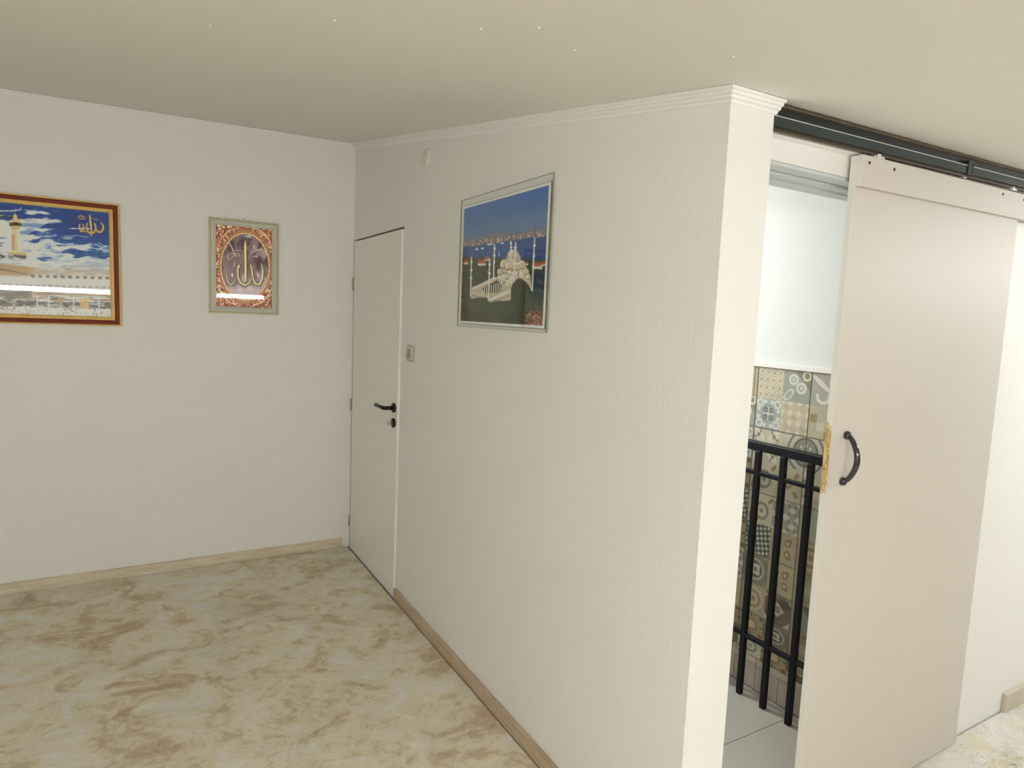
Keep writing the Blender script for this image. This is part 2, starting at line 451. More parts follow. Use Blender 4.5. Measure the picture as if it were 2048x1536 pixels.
# ------------------------------------------------------------------ hinged door in the partition
d1 = thing('door_1', 'plain off-white hinged door with black lever handle beside the wall corner', 'door', (0.02, -0.45, 0), kind='structure')
del d1['category']
B().box((-.011, -.050, .006), (.030, -.888, 1.993), .0015).done('door_leaf', M_door, d1)
fr = B()
fr.box((-.006, -.0005, 0), (.10, -.036, 2.0), .001)
fr.box((.05, -.036, 0), (.10, -.052, 2.0))
fr.box((.05, -.884, 0), (.10, -.8925, 2.0))
fr.box((.05, -.036, 1.985), (.10, -.8925, 2.0055))
fr.done('door_frame', M_trim, d1)
gp = B()
gp.box((.012, -.036, 1.9945), (.05, -.8925, 2.0055))
gp.box((-.0092, -.0385, .005), (.05, -.0490, 1.994))
gp.box((.005, -.04, -.002), (.05, -.8925, .004))
gp.done('gap', M_gapc, d1)
for z in (1.73, 0.96, 0.19):
    h = B(); h.tube([(-.014, -.041, z - .038), (-.014, -.041, z + .038)], .0065, 10)
    h.box((-.004, -.040, z - .03), (.003, -.046, z + .03))
    h.done('hinge', mat('hinge_painted', (0.45, 0.40, 0.30), .5) if z == 1.73 else bpy.data.materials['hinge_painted'], d1)
hy, hzz = -.838, 1.052
hd = B()
hd.tube([(-.015, hy, hzz), (-.060, hy, hzz), (-.068, hy + .006, hzz), (-.070, hy + .015, hzz), (-.071, hy + .135, hzz)], [.0105, .0105, .0105, .0105, .0095], 12)
hd = hd.done('handle', M_dark, d1)
B().lathe([(.0, 0), (.026, 0), (.026, .008), (.023, .011), (.0, .011)], (-.011, hy, hzz), (-1, 0, 0), 24).done('rosette', M_dark, hd)
kr = B().lathe([(.0, 0), (.026, 0), (.026, .008), (.023, .011), (.0, .011)], (-.011, hy, hzz - .082), (-1, 0, 0), 24).done('keyhole_rosette', M_dark, d1)
k = B(); kx = -.034
k.box((-.020, hy - .002, hzz - .084), (kx, hy + .002, hzz - .080))
k.tube([(kx - .006 + .007 * math.cos(a), hy, hzz - .082 + .008 * math.sin(a)) for a in np.linspace(0, 2 * math.pi, 17)], .0022, 6, caps=False)
k.done('key', M_key, kr)

# ------------------------------------------------------------------ light switch and blanked junction box
s = thing('light_switch', 'grey double light switch plate on the wall right of the hinged door', 'switch', (0, -1.04, 1.36))
B().box((-.010, -1.082, 1.318), (-.0002, -.998, 1.400), .003, 2).done('switch_plate', M_switch, s)
B().box((-.013, -1.070, 1.330), (-.009, -1.010, 1.388), .001).done('switch_surround', M_trim, s)
for i, a in enumerate((-1.066, -1.039)):
    B().prism([(-.012, 1.334), (-.020, 1.334), (-.014, 1.384), (-.012, 1.384)], 1, a, a + .025).done('rocker', M_switch2, s)
# (prism along y: coordinates are x and z)
cv = thing('junction_box_cover', 'round painted blank cover high on the partition above the door', 'cover', (0, -1.178, 2.30))
B().lathe([(0, 0), (.043, 0), (.043, .004), (.039, .0065), (.0, .007)], (-.0002, -1.178, 2.297), (-1, 0, 0), 32).done('cover_disc', M_cover, cv)
B().lathe([(0, 0), (.004, 0), (.003, .0015), (0, .0018)], (-.0072, -1.178, 2.297), (-1, 0, 0), 10).done('screw', M_cover, cv)

# ------------------------------------------------------------------ printed pictures (flat prints as vertex colours)
def vn(x, y, seed=0):
    n = 256; T = np.random.default_rng(seed).random((n, n))
    ix, iy = np.floor(x).astype(int), np.floor(y).astype(int); fx, fy = x - ix, y - iy
    fx, fy = fx*fx*(3-2*fx), fy*fy*(3-2*fy)
    g = lambda a, b: T[a % n, b % n]
    return (g(ix,iy)*(1-fx)+g(ix+1,iy)*fx)*(1-fy)+(g(ix,iy+1)*(1-fx)+g(ix+1,iy+1)*fx)*fy
def fbm(x, y, seed=0, o=4):
    s = 0; a = .5; t = 0
    for i in range(o):
        s = s + a * vn(x * 2**i, y * 2**i, seed + i); t += a; a *= .55
    return s / t
def ss(a, b, x):
    t = np.clip((x - a) / (b - a), 0, 1); return t * t * (3 - 2 * t)
class Canvas:
    def __init__(s, nx, ny, quad):
        """nx x ny sample grid; quad = TL TR BR BL in drawing coordinates (projective)"""
        u, v = np.meshgrid(np.linspace(0, 1, nx), np.linspace(0, 1, ny), indexing='ij')
        A = []; bb = []
        for (U, V), (x, y) in zip(((0,0),(1,0),(1,1),(0,1)), quad):
            A += [[U, V, 1, 0, 0, 0, -x*U, -x*V], [0, 0, 0, U, V, 1, -y*U, -y*V]]; bb += [x, y]
        h = np.linalg.solve(np.array(A, float), np.array(bb, float))
        wq = h[6]*u + h[7]*v + 1
        s.x = (h[0]*u + h[1]*v + h[2]) / wq; s.y = (h[3]*u + h[4]*v + h[5]) / wq
        s.u, s.v = u, v
        s.c = np.zeros(u.shape + (3,)); s.h = np.zeros(u.shape)
    def fill(s, col, mask=1.0):
        m = np.broadcast_to(np.asarray(mask, float), s.u.shape)[..., None]
        c = np.asarray(col, float)
        s.c = s.c * (1 - m) + c * m
    def stroke(s, pts, wd, col, soft=2.0, alpha=1.0, rel=0.0):
        best = np.full(s.u.shape, 1e9)
        n = len(pts)
        wd = wd if hasattr(wd, '__len__') else [wd] * n
        wmap = np.full(s.u.shape, 1.0)
        for i in range(n - 1):
            (x0, y0), (x1, y1) = pts[i], pts[i+1]
            dx, dy = x1 - x0, y1 - y0
            t = np.clip(((s.x - x0) * dx + (s.y - y0) * dy) / (dx*dx + dy*dy + 1e-9), 0, 1)
            d = np.hypot(s.x - x0 - t*dx, s.y - y0 - t*dy) - (wd[i] + (wd[i+1] - wd[i]) * t) / 2
            best = np.minimum(best, d)
        mk = 1 - ss(-soft, soft, best)
        s.fill(col, mk * alpha)
        if rel:
            s.h = np.maximum(s.h, mk * rel)
        return mk
    def poly(s, pts, col, alpha=1.0, soft=1.5):
        ins = np.zeros(s.u.shape, bool); j = len(pts) - 1
        for i in range(len(pts)):
            (xi, yi), (xj, yj) = pts[i], pts[j]
            if yi != yj:
                cnd = ((yi > s.y) != (yj > s.y)) & (s.x < (xj - xi) * (s.y - yi) / (yj - yi) + xi)
                ins ^= cnd
            j = i
        s.fill(col, ins * alpha)
        return ins
    def ell(s, cx, cy, rx, ry, col, alpha=1.0, soft=0.08):
        d = np.hypot((s.x - cx) / rx, (s.y - cy) / ry)
        s.fill(col, (1 - ss(1 - soft, 1 + soft, d)) * alpha)
        return d

def print_mesh(name, cv, P00, PU, PV, N, parent, gain, rough=.45, relief=0.0, metal=0.0):
    """grid mesh: P00 top-left, PU/PV edge vectors, N outwards"""
    nx, ny = cv.u.shape
    P = np.array(P00)[None, None] + cv.u[..., None] * np.array(PU) + cv.v[..., None] * np.array(PV) + (cv.h * relief)[..., None] * np.array(N)
    idx = np.arange(nx * ny).reshape(nx, ny)
    F = np.stack([idx[:-1, :-1], idx[:-1, 1:], idx[1:, 1:], idx[1:, :-1]], -1).reshape(-1, 4)
    me = bpy.data.meshes.new(name)
    me.vertices.add(nx * ny); me.vertices.foreach_set('co', P.reshape(-1).astype(np.float32))
    me.loops.add(F.size); me.loops.foreach_set('vertex_index', F.reshape(-1).astype(np.int32))
    me.polygons.add(len(F)); me.polygons.foreach_set('loop_start', np.arange(0, F.size, 4, dtype=np.int32))
    me.update(calc_edges=True); me.validate()
    c = np.clip(cv.c, 0, 255) / 255
    l = np.where(c <= .04045, c / 12.92, ((c + .055) / 1.055) ** 2.4) * gain
    rgba = np.concatenate([np.clip(l, 0, 1), np.ones(l.shape[:2] + (1,))], -1)
    at = me.color_attributes.new('print', 'FLOAT_COLOR', 'POINT')
    at.data.foreach_set('color', rgba.reshape(-1).astype(np.float32))
    m = bpy.data.materials.new(name + '_ink'); m.use_nodes = True
    nt = m.node_tree; p = nt.nodes['Principled BSDF']
    p.inputs['Roughness'].default_value = rough; p.inputs['Specular IOR Level'].default_value = .3; p.inputs['Metallic'].default_value = metal
    a = nt.nodes.new('ShaderNodeAttribute'); a.attribute_name = 'print'
    nt.links.new(a.outputs['Color'], p.inputs['Base Color'])
    me.materials.append(m); me.shade_smooth()
    o = bpy.data.objects.new(name, me); COL.objects.link(o)
    o.parent = parent; o.matrix_parent_inverse = parent.matrix_world.inverted()
    return o

def frame_loft(x0, x1, z0, z1, prof):
    """mitred frame on the wall y=0; prof: (inset from the outer edge, depth out of the wall)"""
    t = []
    cs = [(x0, z0, 1, 1), (x1, z0, -1, 1), (x1, z1, -1, -1), (x0, z1, 1, -1)]
    return [[(cx + ax * i, -d, cz + az * i) for i, d in prof] for cx, cz, ax, az in cs]
def add_frame(name, x0, x1, z0, z1, prof, mt, parent):
    b = B(); r = frame_loft(x0, x1, z0, z1, prof)
    t = bmesh.new(); R = [[t.verts.new(p) for p in q] for q in r]; n = len(prof)
    for i in range(4):
        for j in range(n):
            t.faces.new([R[i][j], R[i][(j+1) % n], R[(i+1) % 4][(j+1) % n], R[(i+1) % 4][j]])
    bmesh.ops.recalc_face_normals(t, faces=t.faces[:]); b._add(t)
    return b.done(name, mt, parent)

# --- big framed picture, cut by the left edge of the frame
X0, X1, Z0, Z1 = -2.225, -1.2735, 1.4255, 2.0735
pb = thing('framed_picture', 'wide picture of clouds and a tower in a red and gold frame', 'picture', (-1.75, 0, 1.43), 'framed pictures')
del pb['group']
add_frame('outer_gold_edge', X0, X1, Z0, Z1, [(0, .001), (0, .018), (.003, .022), (.008, .020), (.010, .012), (.010, .001)], M_gold, pb)
add_frame('red_moulding', X0 + .009, X1 - .009, Z0 + .009, Z1 - .009, [(0, .001), (0, .019), (.004, .026), (.011, .028), (.018, .025), (.023, .018), (.023, .001)], M_red, pb)
add_frame('inner_gold_edge', X0 + .031, X1 - .031, Z0 + .031, Z1 - .031, [(0, .001), (0, .021), (.004, .022), (.008, .017), (.011, .019), (.016, .016), (.019, .012), (.019, .001)], M_gold, pb)
ix0, ix1, iz0, iz1 = X0 + .049, X1 - .049, Z0 + .049, Z1 - .049
def big_print():
    ext = (ix1 - ix0) / .465 * 1120
    c = Canvas(330, 200, ((1120 - ext, 175 - .065 * (ext - 1120)), (1118, 275), (1130, 1345), (1130 - ext, 1335)))
    x, y = c.x, c.y
    c.fill((18, 62, 140)); c.fill((22, 50, 112), ss(.35, .7, fbm(x / 300, y / 200, 5)) * .6)
    c.fill((44, 92, 160), ss(350, 850, y) * .45)
    # streaky clouds, thicker low down and near the tower
    wob = 40 * fbm(x / 160, y / 160, 40, 2)
    st = fbm(x / 230 + y / 900, (y + wob * 1.4) / 44, 11, 5)
    thr = .64 - .20 * ss(320, 850, y) - .18 * np.exp(-((x - 300) / 260)**2) * ss(300, 500, y) - .16 * ss(400, 0, x) * ss(380, 480, y)
    c.fill((226, 230, 236), ss(thr, thr + .13, st) * .93)
    st2 = fbm(x / 180 + 7, (y + wob) / 26, 23, 4)
    c.fill((250, 250, 250), ss(.60, .70, st2) * ss(420, 620, y) * .75)
    c.fill((120, 140, 170), ss(.58, .68, fbm(x / 90, y / 22, 31, 3)) * ss(500, 700, y) * .4)
    # light beams by the tower
    c.poly([(235, 380), (500, 355), (540, 390), (300, 540), (240, 560)], (205, 215, 225), .55)
    c.poly([(-400, 470), (180, 400), (180, 540), (-400, 560)], (215, 220, 225), .45)
    c.poly([(300, 790), (470, 560), (590, 590), (430, 740)], (230, 232, 236), .6)
    # distant hill and dark mass under the tower
    k = fbm(x / 60, y / 30, 61, 4)
    c.fill((70, 78, 76), (1 - ss(.8, 1.1, np.hypot((x - 235) / 95, (y - 745) / 48))) * ss(.3, .5, k))
    c.fill((64, 72, 66), (1 - ss(.8, 1.1, np.hypot((x + 20) / 150, (y - 755) / 45))) * ss(.3, .5, k))
    # tower
    c.poly([(192, 460), (262, 460), (285, 700), (185, 700)], (205, 186, 150)); c.poly([(232, 460), (262, 460), (285, 700), (240, 700)], (226, 214, 190))
    c.poly([(185, 520), (215, 520), (212, 690), (190, 690)], (176, 128, 96), .6)
    c.poly([(170, 430), (282, 430), (262, 468), (192, 468)], (196, 172, 128))
    c.poly([(163, 395), (288, 395), (282, 432), (170, 432)], (96, 70, 44)); c.poly([(165, 378), (285, 372), (290, 398), (163, 400)], (214, 190, 148))
    c.ell(226, 410, 38, 18, (60, 44, 30)); c.poly([(190, 372), (262, 372), (240, 345), (212, 345)], (206, 180, 130))
    c.ell(226, 334, 20, 20, (216, 180, 104)); c.stroke([(226, 330), (228, 250)], 5, (200, 190, 170))
    c.poly([(150, 700), (320, 700), (330, 728), (150, 728)], (190, 172, 128)); c.poly([(170, 688), (300, 688), (300, 702), (170, 702)], (226, 208, 160))
    # small dark script beside the tower top, and the white stroke above it
    rr = random.Random(4)
    for i in range(15):
        xx = -200 + i * 27
        c.stroke([(xx, 345), (xx + 9, 320 - rr.random() * 25), (xx + 15, 345), (xx + 28, 352)], [7, 4, 6, 4], (40, 40, 46), 2)
    c.stroke([(-200, 368), (60, 362), (200, 340), (215, 300)], 7, (50, 50, 54)); c.stroke([(-100, 268), (60, 285), (200, 280), (275, 268), (290, 240)], [4, 9, 10, 9, 3], (230, 232, 240), 3)
    c.stroke([(255, 360), (400, 378), (500, 355), (540, 340)], [6, 9, 12, 3], (238, 236, 232), 3); c.stroke([(260, 362), (330, 372), (420, 378)], 4, (150, 60, 40), 2, .7)
    # gold script in the top right corner
    G = (226, 176, 74); G2 = (122, 84, 34)
    def gs(p, wd): c.stroke([(a + 3, b + 4) for a, b in p], wd, G2, 2); c.stroke(p, wd, G, 2)
    gs([(938, 310), (945, 390), (950, 470), (952, 520)], [16, 20, 14, 5])
    gs([(1040, 372), (1062, 400), (1064, 440), (1040, 472), (1012, 470), (994, 440), (985, 385)], [8, 15, 17, 17, 16, 14, 12])
    gs([(994, 440), (975, 478), (945, 490), (918, 470), (906, 430), (912, 385)], [12, 15, 17, 15, 13, 8])
    gs([(900, 470), (872, 466), (850, 470), (838, 440), (836, 405), (846, 395)], [10, 12, 13, 12, 10, 6])
    gs([(870, 395), (880, 430), (868, 460)], [8, 12, 10])
    gs([(825, 330), (845, 312), (875, 316), (900, 335)], [5, 9, 9, 4]); gs([(835, 345), (870, 338), (890, 350)], [5, 8, 4]); gs([(965, 330), (1000, 350), (1020, 340)], [3, 6, 4])
    # white drift, dunes, arcades, crowd
    yy = y + 18 * np.sin(x / 140) + 12 * fbm(x / 70, y / 400, 71, 2)
    c.fill((222, 224, 226), ss(770, 800, yy) * .8); c.fill((160, 165, 172), ss(.5, .62, fbm(x / 120, y / 20, 83, 4)) * ss(770, 800, yy) * (1 - ss(880, 900, yy)) * .6)
    dn = ss(838, 850, y - .07 * (x - 380) * (x < 380) - .01 * x) * (1 - ss(925, 965, y))
    c.fill((176, 146, 108), dn * (.9 - .55 * ss(300, 500, x))); c.stroke([(-400, 800), (0, 868), (200, 900), (380, 935)], [14, 16, 8, 4], (84, 78, 70), 4, .8)
    for i in range(26):
        xx = -700 + i * 72
        if xx > 360: c.ell(xx, 942, 20, 16, (120, 104, 84), .75); c.stroke([(xx - 36, 925), (xx - 36, 965)], 6, (238, 234, 226), 2, .8)
    c.fill((228, 228, 224), ss(955, 965, y) * (1 - ss(1075, 1100, y)) * .85)
    for i in range(30):
        xx = -760 + i * 64
        c.stroke([(xx, 1012), (xx, 1058)], 5, (245, 245, 242), 2); c.poly([(xx + 8, 1028), (xx + 54, 1028), (xx + 54, 1050), (xx + 8, 1050)], (150, 152, 152), .75)
    lo = ss(1062, 1080, y)
    bn = fbm(x / 150, y / 20, 91, 4)
    c.fill((206, 206, 204), lo); c.fill((92, 100, 98), lo * ss(.48, .6, bn) * .75)
    c.fill((168, 128, 100), lo * ss(.5, .62, fbm(x / 200, y / 26, 97, 3)) * (1 - ss(1180, 1200, y)) * .8)
    c.fill((176, 156, 116), lo * (1 - ss(0, 1, np.abs(y - 1120) / 28)) * ss(620, 800, x) * .9)
    c.poly([(-300, 1075), (375, 1075), (375, 1170), (-300, 1170)], (96, 110, 106), .5)
    dk = ss(1188, 1196, y) * (1 - ss(1268, 1278, y))
    c.fill((84, 92, 92), dk * .8); c.fill((206, 204, 198), dk * ss(.5, .6, fbm(x / 50, y / 14, 103, 3)) * .7)
    for xx in (420, 530, 640, 770, 905, 1015): c.stroke([(xx, 1140), (xx, 1280)], 12, (226, 226, 222), 3, .9)
    c.stroke([(380, 1010), (380, 1190)], 8, (220, 214, 206), 2, .8)
    c.stroke([(410, 1190), (560, 1200), (640, 1195), (1120, 1185)], 9, (236, 234, 228), 3)
    c.poly([(612, 1150), (680, 1150), (655, 1250), (630, 1250)], (176, 140, 100), .9); c.poly([(830, 1160), (920, 1160), (915, 1300), (835, 1300)], (214, 172, 106), .7)
    cr2 = ss(1255, 1268, y); sp = vn(x / 11, y / 16, 111)
    c.fill((224, 224, 224), cr2 * .85); c.fill((120, 112, 112), cr2 * ss(.68, .85, sp) * .7); c.fill((150, 96, 80), ss(1180, 1200, y) * ss(.74, .84, vn(x / 14, y / 10, 119)) * ss(420, 300, x) * .8)
    return c
print_mesh('picture_sheet', big_print(), (ix0, -.010, iz1), (ix1 - ix0, 0, 0), (0, 0, iz0 - iz1), (0, -1, 0), pb, 1.55)
B().box((ix0, -.0132, iz0), (ix1, -.0118, iz1)).done('glass_pane', M_glass, pb)
B().box((X0 + .02, -.009, Z0 + .02), (X1 - .02, -.0005, Z1 - .02)).done('backing_board', M_back, pb)

# --- small upright picture in a cream frame
x0, x1, z0, z1 = -.8415, -.4595, 1.5165, 2.0585
ps = thing('framed_picture', 'small upright oval calligraphy picture in a beaded cream frame', 'picture', (-.65, 0, 1.52))
add_frame('beaded_edge', x0, x1, z0, z1, [(0, .001), (0, .014), (.003, .018), (.008, .018), (.011, .014), (.011, .001)], M_creamgold, ps)
add_frame('moulding', x0 + .010, x1 - .010, z0 + .010, z1 - .010, [(0, .001), (0, .016), (.006, .022), (.013, .023), (.019, .017), (.024, .018), (.0285, .013), (.0285, .001)], M_cream, ps)
bd = B()
for i in range(44):
    zz = z0 + .006 + i * (z1 - z0 - .012) / 43
    for xx in (x0 + .0055, x1 - .0055):
        bd.lathe([(0, 0), (.0042, 0), (.003, .003), (0, .004)], (xx, -.0178, zz), (0, -1, 0), 6)
for i in range(30):
    xx = x0 + .014 + i * (x1 - x0 - .028) / 29
    for zz in (z0 + .0055, z1 - .0055):
        bd.lathe([(0, 0), (.0042, 0), (.003, .003), (0, .004)], (xx, -.0178, zz), (0, -1, 0), 6)
bo = bd.done('beading', M_creamgold, ps); bo['kind'] = 'stuff'
jx0, jx1, jz0, jz1 = x0 + .0375, x1 - .0375, z0 + .0375, z1 - .0375
def small_print():
    c = Canvas(200, 300, ((225, 200), (1010, 275), (1000, 1370), (222, 1345)))
    x, y = c.x, c.y
    f = fbm(x / 34, y / 34, 201, 3); g = fbm(x / 22, y / 22, 211, 2)
    c.fill((150, 84, 66)); c.fill((104, 42, 34), ss(.45, .62, f)); c.fill((206, 168, 124), ss(.52, .66, g)); c.fill((236, 204, 170), ss(.66, .76, g))
    c.fill((92, 72, 46), ss(.62, .72, fbm(x / 26 + 9, y / 26, 223, 2)) * .8)
    c.fill((186, 110, 90), ss(.62, .72, fbm(x / 60, y / 60, 229, 2)) * .6)
    c.h = np.maximum(c.h, ss(.48, .68, g) * .9)
    # scrolled corner ribbons
    for sx in (-1, 1):
        for sy in (-1, 1):
            P = [(632 + sx * 380, 790 + sy * 260), (632 + sx * 330, 790 + sy * 400), (632 + sx * 230, 790 + sy * 500), (632 + sx * 90, 790 + sy * 555)]
            c.stroke(P, [10, 22, 22, 10], (176, 110, 84), 3, rel=1.0); c.stroke([(a - 4 * sx, b - 5 * sy) for a, b in P], [4, 9, 9, 4], (240, 206, 170), 2)
    d = np.hypot((x - 632) / 335, (y - 790) / 465)
    c.fill((120, 76, 52), 1 - ss(1.10, 1.13, d))
    ang = np.arctan2((y - 790) / 465, (x - 632) / 335)
    bead = .5 + .5 * np.sin(ang * 38) * np.sin((d - 1.06) * 90)
    c.fill((208, 158, 112), (1 - ss(1.10, 1.12, d)) * ss(.45, .7, bead))
    rim = np.exp(-((d - 1.0) / .018)**2); c.fill((228, 190, 140), rim); c.h = np.maximum(c.h, rim * 1.2)
    ins = 1 - ss(.965, .985, d)
    sat = fbm(x / 150 + y / 500, y / 260, 241, 3)
    base = np.stack([122 + 60 * (sat - .5), 100 + 60 * (sat - .5), 104 + 60 * (sat - .5)], -1)
    m = ins[..., None]; c.c = c.c * (1 - m) + base * m; c.h = c.h * (1 - ins)
    c.fill((172, 158, 164), ins * ss(.52, .66, fbm(x / 120 - y / 300, y / 200, 251, 3)) * .75)
    c.fill((64, 44, 46), ins * ss(.56, .68, fbm(x / 90 + y / 400, y / 240, 263, 3)) * .8 * (1 - ss(700, 950, y)))
    c.fill((70, 48, 50), ins * np.exp(-((x - 800) / 60)**2 - ((y - 720) / 180)**2) * .7); c.fill((60, 42, 44), ins * np.exp(-((x - 640) / 70)**2 - ((y - 390) / 60)**2) * .9)
    c.fill((205, 196, 200), ins * np.exp(-((x - 690) / 60)**2 - ((y - 365) / 26)**2) * .9)
    c.fill((190, 178, 182), ins * ss(1020, 1120, y) * .7)
    GD, GL, DK = (150, 130, 84), (226, 214, 168), (66, 46, 34)
    def cal(p, wd, dk=True):
        if dk: c.stroke([(a + 5, b + 6) for a, b in p], [q + 5 for q in wd], DK, 3)
        c.stroke(p, wd, GD, 3, rel=2.0); c.stroke([(a - 2, b) for a, b in p], [q * .45 for q in wd], GL, 3, rel=2.4)
    cal([(640, 430), (636, 520), (640, 700), (640, 990)], [26, 46, 42, 36])
    c.stroke([(640, 430), (668, 545)], [20, 6], GD, 3, rel=2)
    cal([(862, 745), (880, 850), (870, 960), (830, 1035), (785, 1030), (750, 975), (735, 880), (715, 760)], [14, 34, 34, 36, 34, 30, 28, 24])
    cal([(730, 930), (690, 1015), (630, 1050), (568, 1015), (532, 930), (530, 840), (545, 775)], [14, 28, 36, 34, 28, 30, 40])
    cal([(500, 950), (482, 1010), (440, 1042), (400, 1015), (378, 930), (375, 830)], [10, 18, 22, 18, 14, 8])
    for p, wd in (([(415, 455), (490, 610)], [14, 10]), ([(395, 680), (400, 620), (450, 600), (510, 640), (560, 640), (560, 615), (510, 605), (470, 650), (400, 695)], [10] * 9), ([(500, 560), (580, 565)], [8, 8]),
                  ([(715, 592), (800, 565), (875, 540)], [10, 14, 12]), ([(762, 490), (770, 560)], [12, 10]), ([(745, 655), (775, 640), (800, 652), (805, 600)], [10, 12, 12, 8]), ([(470, 790), (490, 740), (480, 720)], [10, 12, 6]), ([(515, 820), (560, 800)], [10, 10])):
        c.stroke([(a + 4, b + 4) for a, b in p], wd, DK, 3, .7); c.stroke(p, wd, (206, 186, 170), 3, rel=1.5)
    c.ell(453, 908, 13, 26, (240, 236, 226)); c.stroke([(800, 860), (805, 905), (820, 925)], [4, 14, 12], (226, 214, 200), 3)
    return c
print_mesh('embossed_sheet', small_print(), (jx0, -.0065, jz1), (jx1 - jx0, 0, 0), (0, 0, jz0 - jz1), (0, -1, 0), ps, 1.7, .38, relief=.0010, metal=.25)
B().box((jx0, -.0126, jz0), (jx1, -.0114, jz1)).done('glass_pane', M_glass, ps)
B().box((x0 + .01, -.0055, z0 + .01), (x1 - .01, -.0005, z1 - .01)).done('backing_board', M_back, ps)
B().tube([(-.652, -.0005, 2.066), (-.652, -.010, 2.067)], .002, 8).lathe([(0, 0), (.0042, 0), (.0042, .0015), (0, .002)], (-.652, -.010, 2.067), (0, -1, .05), 8).done('nail', M_key, ps)

# --- glazed poster on the partition
pm = thing('glazed_poster', 'unframed glass panel over a poster of a domed mosque by blue water', 'poster', (0, -1.95, 1.515))
B().box((-.0145, -2.2988, 1.5167), (-.0105, -1.6012, 2.0403)).done('glass_pane', M_glass, pm)
gq = B()
gq.box((-.0146, -2.3002, 1.5155), (-.0104, -2.2990, 2.0415)); gq.box((-.0146, -1.6010, 1.5155), (-.0104, -1.5998, 2.0415))
gq.box((-.0146, -2.2989, 1.5155), (-.0104, -1.6011, 1.5166)); gq.box((-.0146, -2.2989, 2.0404), (-.0104, -1.6011, 2.0415))
gq.done('pane_edge', M_glassedge, pm)
B().box((-.0098, -2.279, 1.529), (-.0080, -1.614, 2.0155)).done('white_mount', M_whitepaper, pm)
B().box((-.0079, -2.2812, 1.5268), (-.0052, -1.6118, 2.0177)).done('backing_board', mat('board_olive', (.17, .14, .06), .8), pm)  # backing wider than the mount; its dark rim paints the shadow line around it
for yy, zz in ((-1.75, 1.60), (-2.15, 1.60), (-1.75, 1.95), (-2.15, 1.95)):
    B().box((-.0052, yy - .02, zz - .02), (-.0002, yy + .02, zz + .02)).done('spacer', M_back, pm)
def mosque_print():
    c = Canvas(260, 190, ((140, 378), (888, 170), (835, 1405), (118, 1370)))
    x, y = c.x, c.y
    sl = -.137 * (x - 140)                  # the horizon falls away to the left in drawing coordinates
    t = (y - 378 - (-.278) * (x - 140)) / 300
    c.fill((64, 98, 152)); c.fill((96, 114, 144), ss(.2, 1.0, t) * .8); c.fill((52, 88, 150), ss(500, 900, x) * (1 - ss(.2, .9, t)) * .6)
    hy_ = 668 + sl - 22 * np.exp(-((x - 270) / 60)**2) - 34 * np.exp(-((x - 410) / 70)**2) - 20 * np.exp(-((x - 560) / 60)**2) - 22 * np.exp(-((x - 760) / 60)**2) - 10 * fbm(x / 40, x * 0, 301, 3)
    land = ss(-4, 4, y - hy_)
    c.fill((112, 112, 120), land)
    city = ss(668, 684, y - sl) 
    sp = vn(x / 9, y / 8, 311)
    c.fill((126, 112, 114), city); c.fill((186, 172, 168), city * ss(.55, .75, sp)); c.fill((94, 80, 84), city * ss(.6, .75, vn(x / 12, y / 7, 317)) * .8)
    sea = ss(716, 722, y - sl - 4 * np.sin(x / 30))
    c.fill((50, 80, 132), sea); c.fill((34, 60, 112), sea * ss(500, 850, x) * .7); c.fill((70, 98, 142), sea * ss(.5, .7, fbm(x / 60, y / 12, 323, 3)) * .4)
    for px, py in ((255, 738), (305, 730), (360, 697), (380, 692), (480, 683)): c.ell(px, py, 14, 7, (226, 226, 224)); 
    c.stroke([(254, 722), (254, 745)], 4, (230, 230, 228))
    # near shore: dark trees and roofs
    gr = ss(-5, 5, y - (802 + .03 * (x - 140) + 10 * fbm(x / 20, x * 0, 331, 2)))
    n1 = fbm(x / 22, y / 22, 337, 4)
    c.fill((62, 70, 50), gr); c.fill((44, 52, 42), gr * ss(.45, .6, n1) * .8); c.fill((84, 84, 62), gr * ss(.56, .68, fbm(x / 16, y / 16, 341, 3)) * .6)
    c.fill((80, 84, 88), gr * ss(860, 800, y) * ss(.5, .65, vn(x / 10, y / 10, 347)) * .7)
    c.fill((30, 44, 56), gr * ss(660, 800, x) * ss(880, 960, y) * (1 - ss(1120, 1260, y)) * .85)
    c.fill((62, 54, 40), ss(1180, 1280, y) * (1 - ss(250, 480, x)) * .7); c.fill((40, 48, 36), ss(1150, 1260, y) * ss(420, 520, x) * (1 - ss(650, 700, x)) * .7)
    rr = vn(x / 11, y / 11, 353)
    red = (1 - ss(.7, 1.2, np.hypot((x - 770) / 90, (y - 1350) / 75)))
    c.fill((112, 66, 56), red * .9); c.fill((170, 130, 116), red * ss(.55, .7, rr)); c.fill((54, 44, 40), red * ss(.3, .15, rr))
    for px, py, a, b in ((300, 850, 36, 18), (345, 815, 22, 14), (790, 875, 40, 20), (845, 860, 22, 14), (160, 845, 20, 14), (690, 860, 18, 12)):
        c.poly([(px - a, py + b), (px - a, py - 2), (px - a * .6, py - b), (px + a * .7, py - b), (px + a, py), (px + a, py + b)], (158, 84, 66)); c.poly([(px - a, py + b), (px + a, py + b * .6), (px + a, py + b * 1.7), (px - a, py + b * 1.9)], (196, 188, 174))
    # mosque body
    W1, W2, SH = (206, 198, 182), (176, 164, 146), (112, 104, 92)
    c.poly([(205, 1080), (300, 1040), (405, 985), (450, 985), (470, 900), (500, 860), (650, 850), (700, 910), (725, 960), (740, 1100), (700, 1030), (640, 990), (590, 1015), (560, 1090), (560, 1185), (370, 1212), (350, 1160), (260, 1165), (215, 1180), (198, 1140)], W2)
    det = vn(x / 9, y / 12, 359)
    body = c.poly([(440, 985), (470, 900), (500, 860), (650, 850), (700, 910), (720, 990), (640, 985), (590, 1015), (560, 1070), (470, 1040)], W1)
    c.fill(SH, body * ss(.55, .7, det) * .75)
